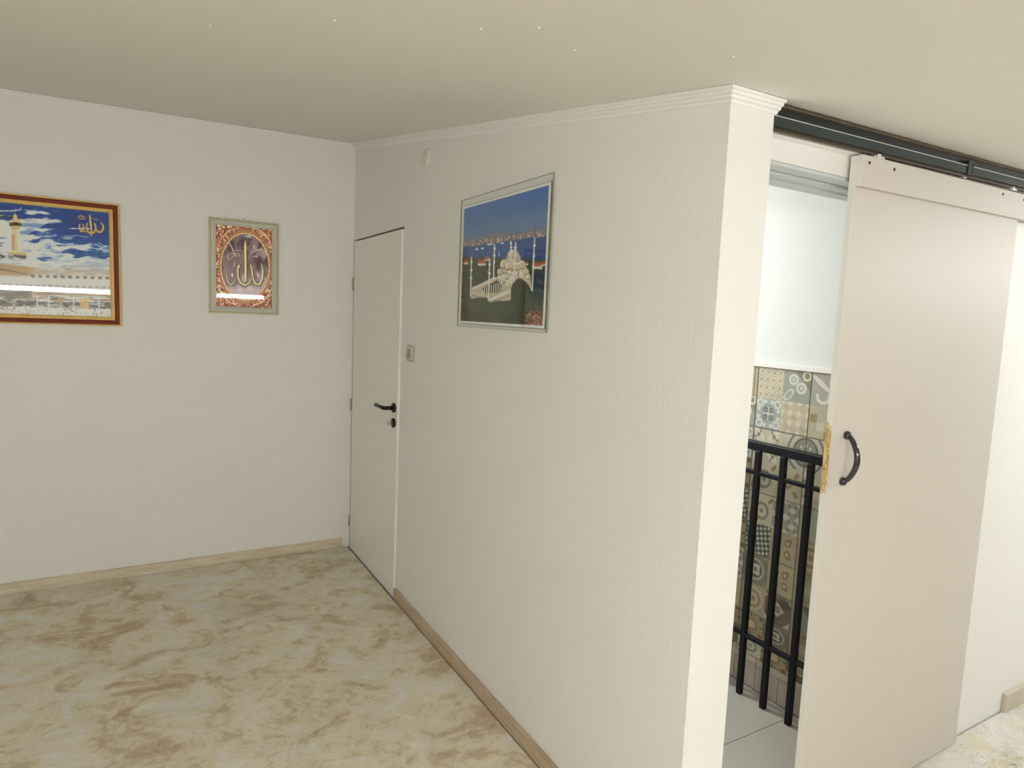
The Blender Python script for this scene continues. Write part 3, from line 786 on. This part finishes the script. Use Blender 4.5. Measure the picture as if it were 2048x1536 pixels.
    for px, py, rx, ry in ((500, 872, 36, 44), (655, 880, 34, 44), (460, 940, 22, 30), (690, 935, 24, 30), (600, 900, 40, 40), (545, 890, 34, 38), (715, 985, 16, 24), (520, 985, 22, 26)):
        c.ell(px, py, rx, ry, (212, 204, 188)); c.fill((150, 140, 124), (1 - ss(.8, 1, np.hypot((x - px - rx * .35) / rx, (y - py - 4) / ry))) * .45)
        c.poly([(px - rx, py + ry * .5), (px + rx, py + ry * .35), (px + rx, py + ry * .75), (px - rx, py + ry * .9)], (142, 128, 108), .9)
    c.poly([(516, 806), (640, 798), (645, 845), (512, 850)], (196, 186, 168))
    for i in range(10): c.stroke([(520 + i * 13, 815), (520 + i * 13, 838)], 5, (110, 100, 88), 1.5, .8)
    c.ell(578, 796, 50, 58, (204, 190, 166)); c.fill((160, 146, 124), (1 - ss(.7, 1, np.hypot((x - 600) / 40, (y - 800) / 54))) * .5); c.poly([(520, 800), (640, 792), (640, 812), (520, 820)], (170, 158, 138))
    c.stroke([(577, 745), (577, 712)], 5, (150, 140, 120))
    c.poly([(475, 905), (700, 905), (700, 920), (475, 925)], (172, 130, 110), .6); c.stroke([(440, 985), (580, 1040)], 8, (226, 220, 206)); c.stroke([(690, 900), (690, 1040)], 7, (220, 200, 150), 2, .6)
    # courtyard: open dark floor with columns, ringed by small domes
    c.poly([(295, 1090), (440, 1010), (480, 1050), (475, 1115), (340, 1130)], (74, 72, 58))
    for i in range(9):
        px = 305 + i * 20; c.stroke([(px, 1085 - i * 7), (px + 2, 1128 - i * 2)], 7, (214, 208, 194), 1.5)
    for i in range(11):
        px, py = 228 + i * 19, 1086 - i * 9; c.ell(px, py, 10, 13, (222, 216, 202)); c.ell(px + 4, py + 2, 5, 8, (160, 150, 134), .6)
    for i in range(11):
        px, py = 385 + i * 17, 1180 - i * 8; c.ell(px, py, 9, 12, (222, 216, 202)); c.ell(px + 3, py + 2, 5, 8, (160, 150, 134), .6)
    c.stroke([(210, 1120), (350, 1160)], 8, (216, 210, 196)); c.stroke([(375, 1190), (560, 1110)], 9, (216, 210, 196)); c.stroke([(375, 1207), (555, 1140)], 4, (120, 112, 98))
    for i in range(8): c.stroke([(222 + i * 17, 1130 + i * 4), (222 + i * 17, 1155 + i * 2)], 6, (120, 112, 98), 1.5, .8)
    # foreground trees
    tr = (1 - ss(.85, 1.1, np.hypot((x - 625) / 68, (y - 1120) / 118) + .25 * (n1 - .5))); c.fill((50, 58, 42), tr)
    tr = (1 - ss(.85, 1.1, np.hypot((x - 470) / 130, (y - 1260) / 70) + .3 * (n1 - .5))); c.fill((60, 66, 46), tr * .9)
    tr = (1 - ss(.85, 1.1, np.hypot((x - 280) / 110, (y - 1235) / 65) + .3 * (n1 - .5))); c.fill((64, 70, 50), tr * .9)
    # six minarets
    def minaret(xa, ya, xb, yb, wd, tip):
        c.stroke([(xa, ya), (xb, yb)], [wd * .8, wd], (206, 204, 198), 1.5); c.stroke([(xa + wd * .3, ya), (xb + wd * .3, yb)], wd * .3, (150, 146, 140), 1.5, .8)
        c.stroke([(xa + .5, ya + 4), (xa + 3, ya - tip)], [wd * .9, 2], (84, 84, 92), 1.5)
        for q in (.16, .36, .56):
            px, py = xa + (xb - xa) * q, ya + (yb - ya) * q
            c.poly([(px - wd * .9, py - 6), (px + wd * .9, py - 6), (px + wd * .6, py + 12), (px - wd * .6, py + 12)], (220, 218, 210))
    minaret(209, 795, 206, 1150, 13, 45); minaret(414, 682, 406, 985, 13, 60); minaret(556, 655, 562, 830, 12, 65); minaret(600, 665, 588, 1020, 15, 100); minaret(766, 625, 744, 1100, 14, 100); minaret(371, 810, 364, 1190, 15, 65)
    c.stroke([(454, 762), (454, 798)], 5, (220, 218, 212))
    return c
print_mesh('poster_sheet', mosque_print(), (-.0102, -1.624, 2.0050), (0, -.645, 0), (0, 0, -.4660), (-1, 0, 0), pm, 1.65)

# ------------------------------------------------------------------ sliding door, rail and rollers
d2 = thing('door_2', 'beige sliding panel door hanging half across the stair opening', 'door', (1.0, -3.0, 0), kind='structure')
del d2['category']
SX0, SX1 = .523, 1.478
tl = .014    # the leaf and the rail rise slightly to the right
def zt(z, x): return z + tl * (x - SX0)
b = B()
b.prism([(SX0, .016), (SX1, .016), (SX1, zt(1.99, SX1)), (SX0, 1.99)], 1, -3.003, -2.986)
b.done('panel', M_slide, d2)
b = B()
b.prism([(SX0, 1.962), (1.70, zt(1.962, 1.70)), (1.70, zt(2.046, 1.70)), (SX0, 2.046)], 1, -3.0205, -3.0035)
tb = b.done('top_board', M_slide, d2)
B().prism([(SX0 + .001, 1.9905), (1.70, zt(1.9905, 1.70)), (1.70, zt(2.046, 1.70)), (SX0 + .001, 2.046)], 1, -3.003, -2.986).done('top_board_back', M_slide, d2)
b = B()
for za, zb in ((.016, 1.09), (1.29, 1.962)):
    b.box((SX0 - .0012, -3.0032, za), (SX0 - .0001, -2.9858, zb))
b.box((SX0 - .0012, -3.0207, 1.962), (SX0 - .0001, -2.9858, 2.0462))
b.done('edge_band', M_slide_edge, d2)
# torn edge showing raw chipboard
B().prism([(-2.9855, 1.088), (-2.9855, 1.300), (-2.9900, 1.300), (-3.0030, 1.268), (-3.0030, 1.122), (-2.9900, 1.088)], 0, SX0 - .0016, SX0 - .0002).done('chipboard_edge', M_osb, d2)
for x in (.553, .674, 1.312, 1.462):
    z = 2.028 if x < 1 else 2.041
    B().lathe([(0, 0), (.0042, 0), (.0042, .0012), (.002, .0006), (0, .0004)], (x, -3.0206, z), (0, -1, 0), 12).done('screw_hole', M_hole, tb)
# bow handle
hx, hz1, hz0 = .590, 1.260, 1.122
b = B()
pts = []; rad = []
for i in range(17):
    t = i / 16
    z = hz0 + (hz1 - hz0) * t
    pts.append((hx + .004, -3.004 - .007 - .033 * math.sin(math.pi * t) ** .75, z)); rad.append(.0074 + .0012 * math.sin(math.pi * t))
b.tube(pts, rad, 14)
hn2 = b.done('handle', M_handle, d2)
for z in (hz0, hz1):
    B().lathe([(0, 0), (.0125, 0), (.0130, .004), (.0110, .011), (.005, .0145), (0, .015)], (hx + .004, -3.0035, z), (0, -1, 0), 20).done('handle_foot', M_handle, hn2)

r = thing('sliding_door_rail', 'long dark green steel rail under the ceiling carrying the sliding door', 'rail', (1.5, -3.0, 2.07))
RX0, RX1 = XE + .001, 2.7
def rz(z, x): return z + .020 * (x - RX0)
def bar(za, zb, ya, yb, xa=RX0, xb=RX1):
    return B().prism([(xa, rz(za, xa)), (xb, rz(za, xb)), (xb, rz(zb, xb)), (xa, rz(zb, xa))], 1, ya, yb)
bar(2.080, 2.112, -3.006, -2.977).done('top_beam', M_steel2, r)
bar(2.107, 2.112, -3.014, -3.0062).done('beam_flange', M_gapc, r)
bar(2.0555, 2.080, -3.020, -2.978).done('track_box', M_steel, r)
bar(2.0795, 2.0815, -3.0205, -3.0065).done('top_edge_highlight', M_zinc, r)  # pale strip stands in for the highlight along the track's top edge
bar(2.0497, 2.0555, -3.016, -2.980).done('slot', M_hole, r)
bb = bar(2.0435, 2.0495, -3.0195, -3.012); bb.done('front_lip', M_track, r)
bar(2.0440, 2.0495, -3.004, -2.9755).done('rear_lip', M_trim, r)
for x in (1.085, 2.3):
    q = B(); z = rz(0, x)
    q.box((x - .016, -3.0235, z + 2.052), (x - .011, -3.006, z + 2.094)); q.box((x + .011, -3.0235, z + 2.052), (x + .016, -3.006, z + 2.094))
    q.box((x - .018, -3.024, z + 2.086), (x + .018, -3.0065, z + 2.095)); q.box((x - .018, -3.024, z + 2.051), (x + .018, -3.0205, z + 2.056)); q.box((x - .012, -3.0225, z + 2.055), (x + .012, -3.0203, z + 2.088))
    q.done('bracket', M_steel, r)
for x in (.592, 1.375):
    z = rz(0, x); q = B()
    q.lathe([(0, 0), (.0045, 0), (.0045, .022), (0, .022)], (x, -3.001, z + 2.028), (0, 0, 1), 12)
    q.lathe([(0, 0), (.009, 0), (.009, .005), (0, .005)], (x, -3.001, z + 2.0425), (0, 0, 1), 6)
    q.box((x - .016, -3.0195, z + 2.0395), (x + .034, -2.990, z + 2.0445), .0006); q.box((x - .004, -3.0235, z + 2.036), (x + .010, -3.017, z + 2.049), .001); q.box((x + .006, -3.0215, z + 2.0395), (x + .024, -3.0175, z + 2.0445))
    q.done('roller_hanger', M_zinc, d2)
q = B(); q.box((1.052, -3.0215, rz(2.0405, 1.05)), (1.068, -3.010, rz(2.0435, 1.05))); q.done('stop_clip', M_zinc, r)

# ------------------------------------------------------------------ wall tiles: patterned, four prints on each tile
class E_:
    """tiny expression builder over shader math nodes"""
    nt = None
    def __init__(s, v): s.v = v
    @staticmethod
    def op(o, *a):
        n = E_.nt.nodes.new('ShaderNodeMath'); n.operation = o
        for i, q in enumerate(a):
            if isinstance(q, E_) and not isinstance(q.v, (int, float)): E_.nt.links.new(q.v, n.inputs[i])
            else: n.inputs[i].default_value = float(q.v if isinstance(q, E_) else q)
        return E_(n.outputs[0])
    def __add__(s, o): return E_.op('ADD', s, o)
    __radd__ = __add__
    def __sub__(s, o): return E_.op('SUBTRACT', s, o)
    def __rsub__(s, o): return E_.op('SUBTRACT', o, s)
    def __mul__(s, o): return E_.op('MULTIPLY', s, o)
    __rmul__ = __mul__
    def __truediv__(s, o): return E_.op('DIVIDE', s, o)
    def abs(s): return E_.op('ABSOLUTE', s)
    def sin(s): return E_.op('SINE', s)
    def cos(s): return E_.op('COSINE', s)
def mn(a, b): return E_.op('MINIMUM', a, b)
def mxx(a, b): return E_.op('MAXIMUM', a, b)
def hyp(x, y): return E_.op('SQRT', x * x + y * y)
def at2(y, x): return E_.op('ARCTAN2', y, x)
def fold(x, p): return E_.op('PINGPONG', x, p)          # 0..p..0
def lt(d, k=14.0):                                       # 1 where d < 0
    return E_.op('MINIMUM', E_.op('MAXIMUM', 0.5 - d * k, 0.0), 1.0)

def tile_mat(name, base, layers_fn):
    m = bpy.data.materials.new(name); m.use_nodes = True
    nt = m.node_tree; E_.nt = nt; p = nt.nodes['Principled BSDF']
    p.inputs['Roughness'].default_value = .38; p.inputs['Specular IOR Level'].default_value = .4
    uv = nt.nodes.new('ShaderNodeUVMap'); uv.uv_map = 'UVMap'
    sx = nt.nodes.new('ShaderNodeSeparateXYZ'); nt.links.new(uv.outputs[0], sx.inputs[0])
    u = E_(sx.outputs[0]) * 2 - 1; v = E_(sx.outputs[1]) * 2 - 1
    col = nt.nodes.new('ShaderNodeMix'); col.data_type = 'RGBA'
    nz = nt.nodes.new('ShaderNodeTexNoise'); nz.inputs['Scale'].default_value = 22; nz.inputs['Detail'].default_value = 5
    tc = nt.nodes.new('ShaderNodeTexCoord'); nt.links.new(tc.outputs['Object'], nz.inputs['Vector'])
    nt.links.new(nz.outputs['Fac'], col.inputs[0])
    L0 = lin(base)
    col.inputs[6].default_value = tuple(q * .78 for q in L0) + (1,); col.inputs[7].default_value = tuple(min(1, q * 1.18) for q in L0) + (1,)
    cur = col.outputs[2]
    for c, mask in layers_fn(u, v):
        mx_ = nt.nodes.new('ShaderNodeMix'); mx_.data_type = 'RGBA'
        k = mask * .88
        nt.links.new(k.v, mx_.inputs[0]); nt.links.new(cur, mx_.inputs[6]); mx_.inputs[7].default_value = lin(c) + (1,)
        cur = mx_.outputs[2]
    nt.links.new(cur, p.inputs['Base Color'])
    return m

CR, OL, GY, WH, DG, TN, BR, BG = (205, 196, 174), (138, 134, 104), (164, 166, 160), (222, 222, 212), (92, 98, 86), (178, 160, 126), (118, 104, 84), (172, 177, 173)
def p_floral(u, v):
    a, b = fold(u + 1, .25), fold(v + 1, .25); d = (a + b) - .12
    r = hyp(fold(u + 1.25, .25), fold(v + 1.25, .25)) - .07
    return [(OL, lt(d.abs() - .03, 16) * lt(.10 - fold(u * 1.0 + v + 2, .25), 20)), (OL, lt(r, 20)), ((228, 222, 204), lt(hyp(a, b) - .06, 20))]
def p_scroll(u, v):
    r1 = hyp(u + .25, v - .45); r2 = hyp(u - .35, v + .05); r3 = hyp(u - .7, v - .75)
    leaf = hyp((u + .55) * .8 + (v + .55) * .8 , ((u + .55) - (v + .55)) * 1.6) - .55
    return [(OL, lt(-0.25 + (1.25 - u - v) * .6, 8)), (WH, lt((r1 - .28).abs() - .08)), (WH, lt((r1 - .06).abs() - .05)), (WH, lt((r2 - .30).abs() - .08)), (WH, lt((r2 - .07).abs() - .05)), (WH, lt((r3 - .26).abs() - .07)), (WH, lt(leaf)), (GY, lt(leaf + .14))]
def p_leaf(u, v):
    a = (u + .35) * .8 + (v - .4) * -.6; b = (u + .35) * .6 + (v - .4) * .8
    r = hyp(u + .15, v + .35)
    return [(WH, lt(hyp(a * .55, b * 2.6) * 1.0 - .42)), (WH, lt((r - .42).abs() - .10) * lt(v + .25, 10)), (WH, lt(hyp(u - .8, v + .75) - .24)), ((150, 146, 128), lt(hyp(u - 1.1, v + 1.1) - .55) * lt(.40 - hyp(u - 1.1, v + 1.1)))]
def p_ornate(u, v):
    a, b = u.abs(), v.abs()
    r = hyp(a - .68, b - .68); h = hyp(a - .22, b - .24)
    return [(WH, lt((r - .22).abs() - .06)), (WH, lt(hyp(a - .26, b - .78) - .12)), (WH, lt(hyp(a - .78, b - .26) - .12)), (DG, lt((h - .12).abs() - .05)), (WH, lt(mn(a, b) - .03, 20) * lt(mxx(a, b) - .4)), ((140, 146, 142), lt((hyp(u, v) - .52).abs() - .03))]
def p_pix(u, v):
    a, b = fold(u + 1, .33), fold(v + 1, .33)
    d = (a + b) - .22; d2 = fold(u + v + 2, .5)
    return [((220, 214, 196), lt(d, 10)), ((176, 164, 138), lt(d2 - .14, 10) * lt(.2 - d, 10))]
def p_squares(u, v):
    def sq(cx, cy, h): return lt(mxx((u - cx).abs(), (v - cy).abs()) - h, 30)
    return [((150, 138, 96), sq(-.70, .22, .26)), ((206, 202, 186), sq(-.18, -.26, .27)), ((150, 138, 96), sq(.36, -.78, .26))]
def p_petal(u, v):
    a, b = u.abs(), v.abs(); r = hyp(a - 1, b) ; r2 = hyp(a, b - 1)
    return [((226, 220, 202), lt(mxx(r, r2) - 1.0)), (OL, lt((hyp(a - 1, b - 1) - .55).abs() - .06)), (OL, lt(hyp((a - .62) * 1.0 + (b - .62), ((a - .62) - (b - .62)) * 2.6) - .26))]
def p_fanL(u, v):
    r = hyp(u - 1, v - .1); a = at2(v - .1, u - 1)
    pet = hyp((r - .38) * 1.2, (a * 4).sin() * .22) - .14
    return [((146, 146, 128), lt(r - 1.28)), ((206, 202, 186), lt((r - 1.02).abs() - .12)), ((104, 104, 88), lt((r - 1.26).abs() - .04)), ((104, 104, 88), lt((r - .80).abs() - .05)), (WH, lt(pet)), (GY, lt((r - .12)))]
def p_fanR(u, v):
    r = hyp(u + 1, v - .1); a = at2(v - .1, u + 1)
    pet = hyp((r - .38) * 1.2, (a * 4).sin() * .22) - .14
    return [((146, 146, 128), lt(r - 1.28)), ((206, 202, 186), lt((r - 1.02).abs() - .12)), ((104, 104, 88), lt((r - 1.26).abs() - .04)), ((104, 104, 88), lt((r - .80).abs() - .05)), (WH, lt(pet)), (GY, lt((r - .12)))]
def p_xrect(u, v):
    a, b = u.abs(), v.abs(); p_, q_ = (a + b) * .707, (a - b).abs() * .707
    return [((154, 134, 96), lt(mxx((p_ - .80).abs() - .22, q_ - .15), 16)), ((154, 134, 96), lt(a + b - .36, 16)), (CR, lt(a + b - .14, 16))]
def p_harl(u, v):
    a, b = fold(u + 1, .5), fold(v + 1, .5)
    return [((206, 204, 192), lt(a * .7 + b - .24, 16)), ((206, 204, 192), lt((.5 - a) * .7 + (.5 - b) - .20, 16)), ((120, 116, 104), lt((a - .25).abs() + (b - .25).abs() - .10, 16))]
def p_terr(u, v):
    a, b = fold(u * 1.5 + v * .3 + 4, .25), fold(v * 1.5 - u * .4 + 4, .25)
    return [((206, 210, 196), lt(a + b - .17, 12)), ((60, 66, 58), lt((.25 - a) + (.25 - b) - .16, 12))]
def p_hearts(u, v):
    a, b = u.abs(), v.abs(); h = hyp(a - .36, b - .36); h2 = hyp((a + b - .95) * .9, (a - b) * 1.5)
    return [((126, 104, 72), lt((h - .20).abs() - .05)), ((126, 104, 72), lt((h2 - .22).abs() - .05)), ((196, 178, 144), lt(h - .10))]
def p_ring(u, v):
    r = hyp(u, v); a = at2(v, u)
    return [((188, 180, 158), lt((r - .66).abs() - .06)), (DG, lt(r - .56)), ((196, 188, 168), lt(r - .40 + (a * 4).cos() * .08)), (BR, lt(r - .16)), ((150, 140, 116), lt(hyp(u.abs() - 1, v.abs() - 1) - .36))]
def p_ringt(u, v):
    r = hyp(u, v)
    return [((200, 184, 150), lt((r - .75).abs() - .05)), ((140, 116, 84), lt((r - .52).abs() - .06)), ((200, 184, 150), lt((r - .32).abs() - .05)), ((140, 116, 84), lt(r - .14))]
def p_tri(u, v):
    a = fold(u + v + 2, 1.0) - .5; b = fold(u - v + 2, 1.0) - .5
    return [((190, 186, 168), lt(a, 20) * lt(b, 20)), ((84, 80, 66), lt(.0 - a, 20) * lt(b, 20) * lt(.15 - v.abs(), 20)), ((140, 124, 94), lt(mxx(u.abs(), v.abs()) - .22, 20)), ((120, 126, 112), lt(.75 - v, 12))]
def p_bigtri(u, v):
    return [((142, 146, 134), lt(u * .9 - v * .5 - .3, 20)), ((104, 96, 78), lt(v * .8 + .75 - u * .2, 20) * lt(-.1 - u, 20)), ((104, 96, 78), lt(.55 - v * 1.0 + u * -.9 , 20) * lt(-.2 - u, 20))]
def p_frame(u, v):
    a, b = u.abs(), v.abs(); mxy = mxx(a, b)
    dots = fold(at2(v, u) * 2.2 + 8, .35)
    return [((112, 88, 62), lt((hyp(u, v) - .50).abs() - .08) * lt(dots - .20, 14)), ((200, 180, 146), lt(hyp(u, v) - .36)), ((112, 88, 62), lt(hyp(a - .82, b - .82) - .17)), ((112, 88, 62), lt(hyp(a * 2.0, b - .86) - .16)), ((112, 88, 62), lt(hyp(a - .86, b * 2.0) - .16))]
def p_blocks(u, v):
    f = fold(v * 1.0 + 2, .5)
    return [((74, 82, 72), lt(mxx((u + .55).abs() - .24, f - .16), 20)), ((74, 82, 72), lt((u + .55).abs() * 1.2 + (.5 - f) - .10, 16)), ((180, 180, 164), lt(mxx((u + .55).abs() - .10, f - .06), 20)), ((96, 98, 84), lt(hyp(u - .35, (.5 - f)) - .12))]
def p_wave(u, v):
    return [(WH, lt((u - .25 * (v * 9).sin()).abs() - .22)), (OL, lt((u - .75).abs() - .06))]
def p_swirl(u, v):
    r = hyp(u - .1, v + .1); r2 = hyp(u + .5, v + .6)
    return [((118, 128, 106), lt((r - .5).abs() - .10)), ((118, 128, 106), lt(r - .16)), ((128, 124, 98), lt((r2 - .34).abs() - .09)), ((140, 128, 92), lt(hyp((u - .8) + (v - .7), ((u - .8) - (v - .7)) * 2.2) - .4))]
def p_soft(u, v):
    d = u.abs() + v.abs()
    return [((146, 142, 116), lt((d - .8).abs() - .14, 6)), ((178, 170, 140), lt(d - .4, 6))]
TM = {}
for nm, base, fn in (('floral', CR, p_floral), ('scroll', GY, p_scroll), ('leaf', (172, 172, 164), p_leaf), ('ornate', BG, p_ornate), ('pix', (198, 188, 164), p_pix), ('squares', (190, 182, 160), p_squares),
                     ('petal', (200, 194, 172), p_petal), ('fanl', (204, 200, 182), p_fanL), ('fanr', (204, 200, 182), p_fanR), ('xrect', (200, 192, 166), p_xrect), ('harl', (160, 156, 140), p_harl), ('terr', (112, 120, 106), p_terr),
                     ('hearts', (178, 166, 136), p_hearts), ('ring', (126, 124, 106), p_ring), ('ringt', (168, 154, 126), p_ringt), ('tri', (116, 108, 88), p_tri), ('bigtri', (158, 148, 118), p_bigtri), ('frame', (164, 148, 120), p_frame),
                     ('blocks', (176, 176, 160), p_blocks), ('wave', (184, 174, 150), p_wave), ('swirl', (196, 190, 164), p_swirl), ('soft', (164, 156, 126), p_soft)):
    TM[nm] = tile_mat('tile_' + nm, base, fn)
names = list(TM); tmats = [TM[n] for n in names]
COLY = [-2.9115 + .2530 * i for i in range(-0, 8)]      # tile columns; joints at -2.785, -2.532, -2.279 ...
joints_y = [-2.785 + .253 * i for i in range(-1, 8)]
joints_z = [1.397, 1.139, .862, .595, .329, .141]
# prints in view: per tile row two print rows of (left column, A, B, C)
VIEW = [('wave', 'floral', 'scroll', 'leaf'), ('scroll', 'ornate', 'pix', 'squares'), ('ornate', 'petal', 'fanl', 'fanr'), ('frame', 'swirl', 'xrect', 'petal'),
        ('terr', 'swirl', 'harl', 'blocks'), ('frame', 'terr', 'hearts', 'ringt'), ('harl', 'ring', 'hearts', 'soft'), ('hearts', 'ringt', 'tri', 'bigtri'),
        ('frame', 'frame', 'ring', 'soft'), ('tri', 'swirl', 'frame', 'tri')]
rt_ = random.Random(12)
def print_for(row, c):     # c: half column index counted from the joint y=-2.279 towards the camera (A=0, B=1, C=2, left=-1)
    if 0 <= row < 10 and -1 <= c <= 2: return names.index(VIEW[row][c + 1])
    return rt_.randrange(len(names))
def tile_obj(ya, yb, za, zb, quad):
    """ya > yb; four prints: rows top,bottom x cols left(ya side),right"""
    g = .0011; ya -= g; yb += g; za += g; zb -= g
    ym, zm = (ya + yb) / 2, (za + zb) / 2; xf, xb, be = XT, XT + .006, .0012
    t = bmesh.new(); uvl = t.loops.layers.uv.new('UVMap')
    Y = [ya - be, ym, yb + be]; Z = [zb - be, zm, za + be]
    gv = [[t.verts.new((xf, y, z)) for y in Y] for z in Z]
    for r_ in range(2):
        for c_ in range(2):
            f = t.faces.new([gv[r_][c_], gv[r_+1][c_], gv[r_+1][c_+1], gv[r_][c_+1]])
            for lp, q in zip(f.loops, ((0, 1), (0, 0), (1, 0), (1, 1))): lp[uvl].uv = q
            f.material_index = r_ * 2 + c_
    ring = [gv[0][0], gv[0][1], gv[0][2], gv[1][2], gv[2][2], gv[2][1], gv[2][0], gv[1][0]]
    bk = []
    for v_ in ring:
        y = ya if v_.co.y == Y[0] else (yb if v_.co.y == Y[2] else ym); z = zb if v_.co.z == Z[0] else (za if v_.co.z == Z[2] else zm)
        bk.append(t.verts.new((xb, y, z)))
    for i in range(8):
        f = t.faces.new([ring[i], ring[(i+1) % 8], bk[(i+1) % 8], bk[i]])
    bmesh.ops.recalc_face_normals(t, faces=t.faces[:])
    me = bpy.data.meshes.new('wall_tile'); t.to_mesh(me); t.free()
    for qd in quad: me.materials.append(tmats[qd])
    o = bpy.data.objects.new('wall_tile', me); COL.objects.link(o); o.parent = sw
    return o
for ri in range(5):
    for ci in range(len(joints_y) - 1):
        ya, yb = joints_y[ci + 1], joints_y[ci]
        if yb < YW + .1: yb = YW + .101
        c0 = round((-2.279 - ya) / .1265)
        tile_obj(ya, yb, joints_z[ri + 1], joints_z[ri], [print_for(ri * 2, c0), print_for(ri * 2, c0 + 1), print_for(ri * 2 + 1, c0), print_for(ri * 2 + 1, c0 + 1)])
for i in range(16):      # plain soldier course and its listel
    ya = -2.844 + .114 * (i + 1); yb = ya - .114
    B().box((XT - .001, ya - .0013, .0015), (XT + .006, yb + .0013, .110), .0008).done('skirting_tile', M_base_tile, sw)
    if i % 2 == 0: B().box((XT - .003, ya + .113, .1115), (XT + .006, yb + .001, .139), .0015).done('border_tile', M_listel, sw)
B().box((XT - .006, YW + .101, 1.398), (XT + .0075, -.88, 1.418), .0015).done('tile_edge_trim', M_trim, sw)

# landing floor: large pale tiles
lf = thing('landing_floor', 'pale grey-green square floor tiles of the stair landing behind the sliding door', 'floor', (.7, -2.3, 0), kind='structure')
del lf['category']
for i in range(3):
    for j in range(5):
        xa = max(-.11 + .6 * i, XE + .001); xb = min(.49 + .6 * i, XT - .0015) if i < 2 else None
        if xb is None: continue
        ya = -3.19 + .6 * j; yb = min(ya + .6, -.002); ya = max(ya, YW - .001)
        B().box((xa + .0012, ya + .0012, -.003), (xb - .0012, yb - .0012, .0), .0006).done('floor_tile', M_landing, lf)
B().box((XE + .001, YW, -.0038), (XT + .006, -.002, -.0032)).done('floor_grout', M_gapc, lf)

# ------------------------------------------------------------------ black railing in front of the tiles
rg = thing('railing', 'black iron railing standing on the landing before the patterned tiles', 'railing', (1.01, -2.45, 0))
XR_ = 1.010
B().box((XR_ - .006, -2.93, 1.057), (XR_ + .034, -1.60, 1.0915), .002).done('top_rail', M_iron, rg)
B().box((XR_ - .009, -2.93, .957), (XR_ + .009, -1.60, .974), .0015).done('middle_rail', M_iron, rg)
B().box((XR_ - .009, -2.93, .257), (XR_ + .009, -1.60, .275), .0015).done('lower_rail', M_iron, rg)
for i in range(-3, 7):
    y = -2.497 + .1205 * i
    B().box((XR_ - .011, y - .0115, 0.0), (XR_ + .011, y + .0115, 1.057), .002).done('bar', M_iron, rg)

# ------------------------------------------------------------------ lamps (they show as white bands in the picture glass)
def batten(xa, xb, y, label, mt):
    z = min(zc(y, xa), zc(y, xb)) - .004
    o = thing('led_batten', label, 'lamp', ((xa + xb) / 2, y, z), 'led battens under the eave')
    B().box((xa, y - .03, z - .020), (xb, y + .03, z), .003).done('housing', M_fixture, o)
    B().tube([(xa + .01, y, z - .047), (xb - .01, y, z - .047)], .0255, 16).done('diffuser', mt, o)
    for q in (xa, xb): B().box((q - .006, y - .031, z - .068), (q + .006, y + .031, z), .002).done('end_cap', M_fixture, o)
    return o
batten(-3.05, -1.36, -5.22, 'long white led batten under the eave behind the camera, left one', M_tube)
batten(-1.34, .30, -5.22, 'long white led batten under the eave behind the camera, middle one', M_tubeM)
batten(2.0, 3.5, -4.0, 'white led batten on the sloping ceiling right of the camera', M_tubeR)
sl = thing('stair_lamp', 'round white ceiling lamp over the stair landing', 'lamp', (.62, -1.35, zc(-1.35, .62)))
zl = zc(-1.35, .62) - .012
B().lathe([(0, 0), (.11, 0), (.12, .03), (.10, .05), (0, .055)], (.62, -1.35, zl), (0, 0, -1), 28).done('shade', M_stairlamp, sl)
B().lathe([(0, 0), (.125, 0), (.125, .02), (0, .02)], (.62, -1.35, zl + .012), (0, 0, -1), 28).done('base', M_fixture, sl)
ld = bpy.data.lights.new('stair_light', 'AREA'); ld.shape = 'DISK'; ld.size = .22; ld.energy = STAIR_WATTS; ld.color = STAIR_COL
lo = bpy.data.objects.new('stair_light', ld); COL.objects.link(lo); lo.location = (.62, -1.35, zl - .062)
lo.parent = sl; lo.matrix_parent_inverse = sl.matrix_world.inverted()
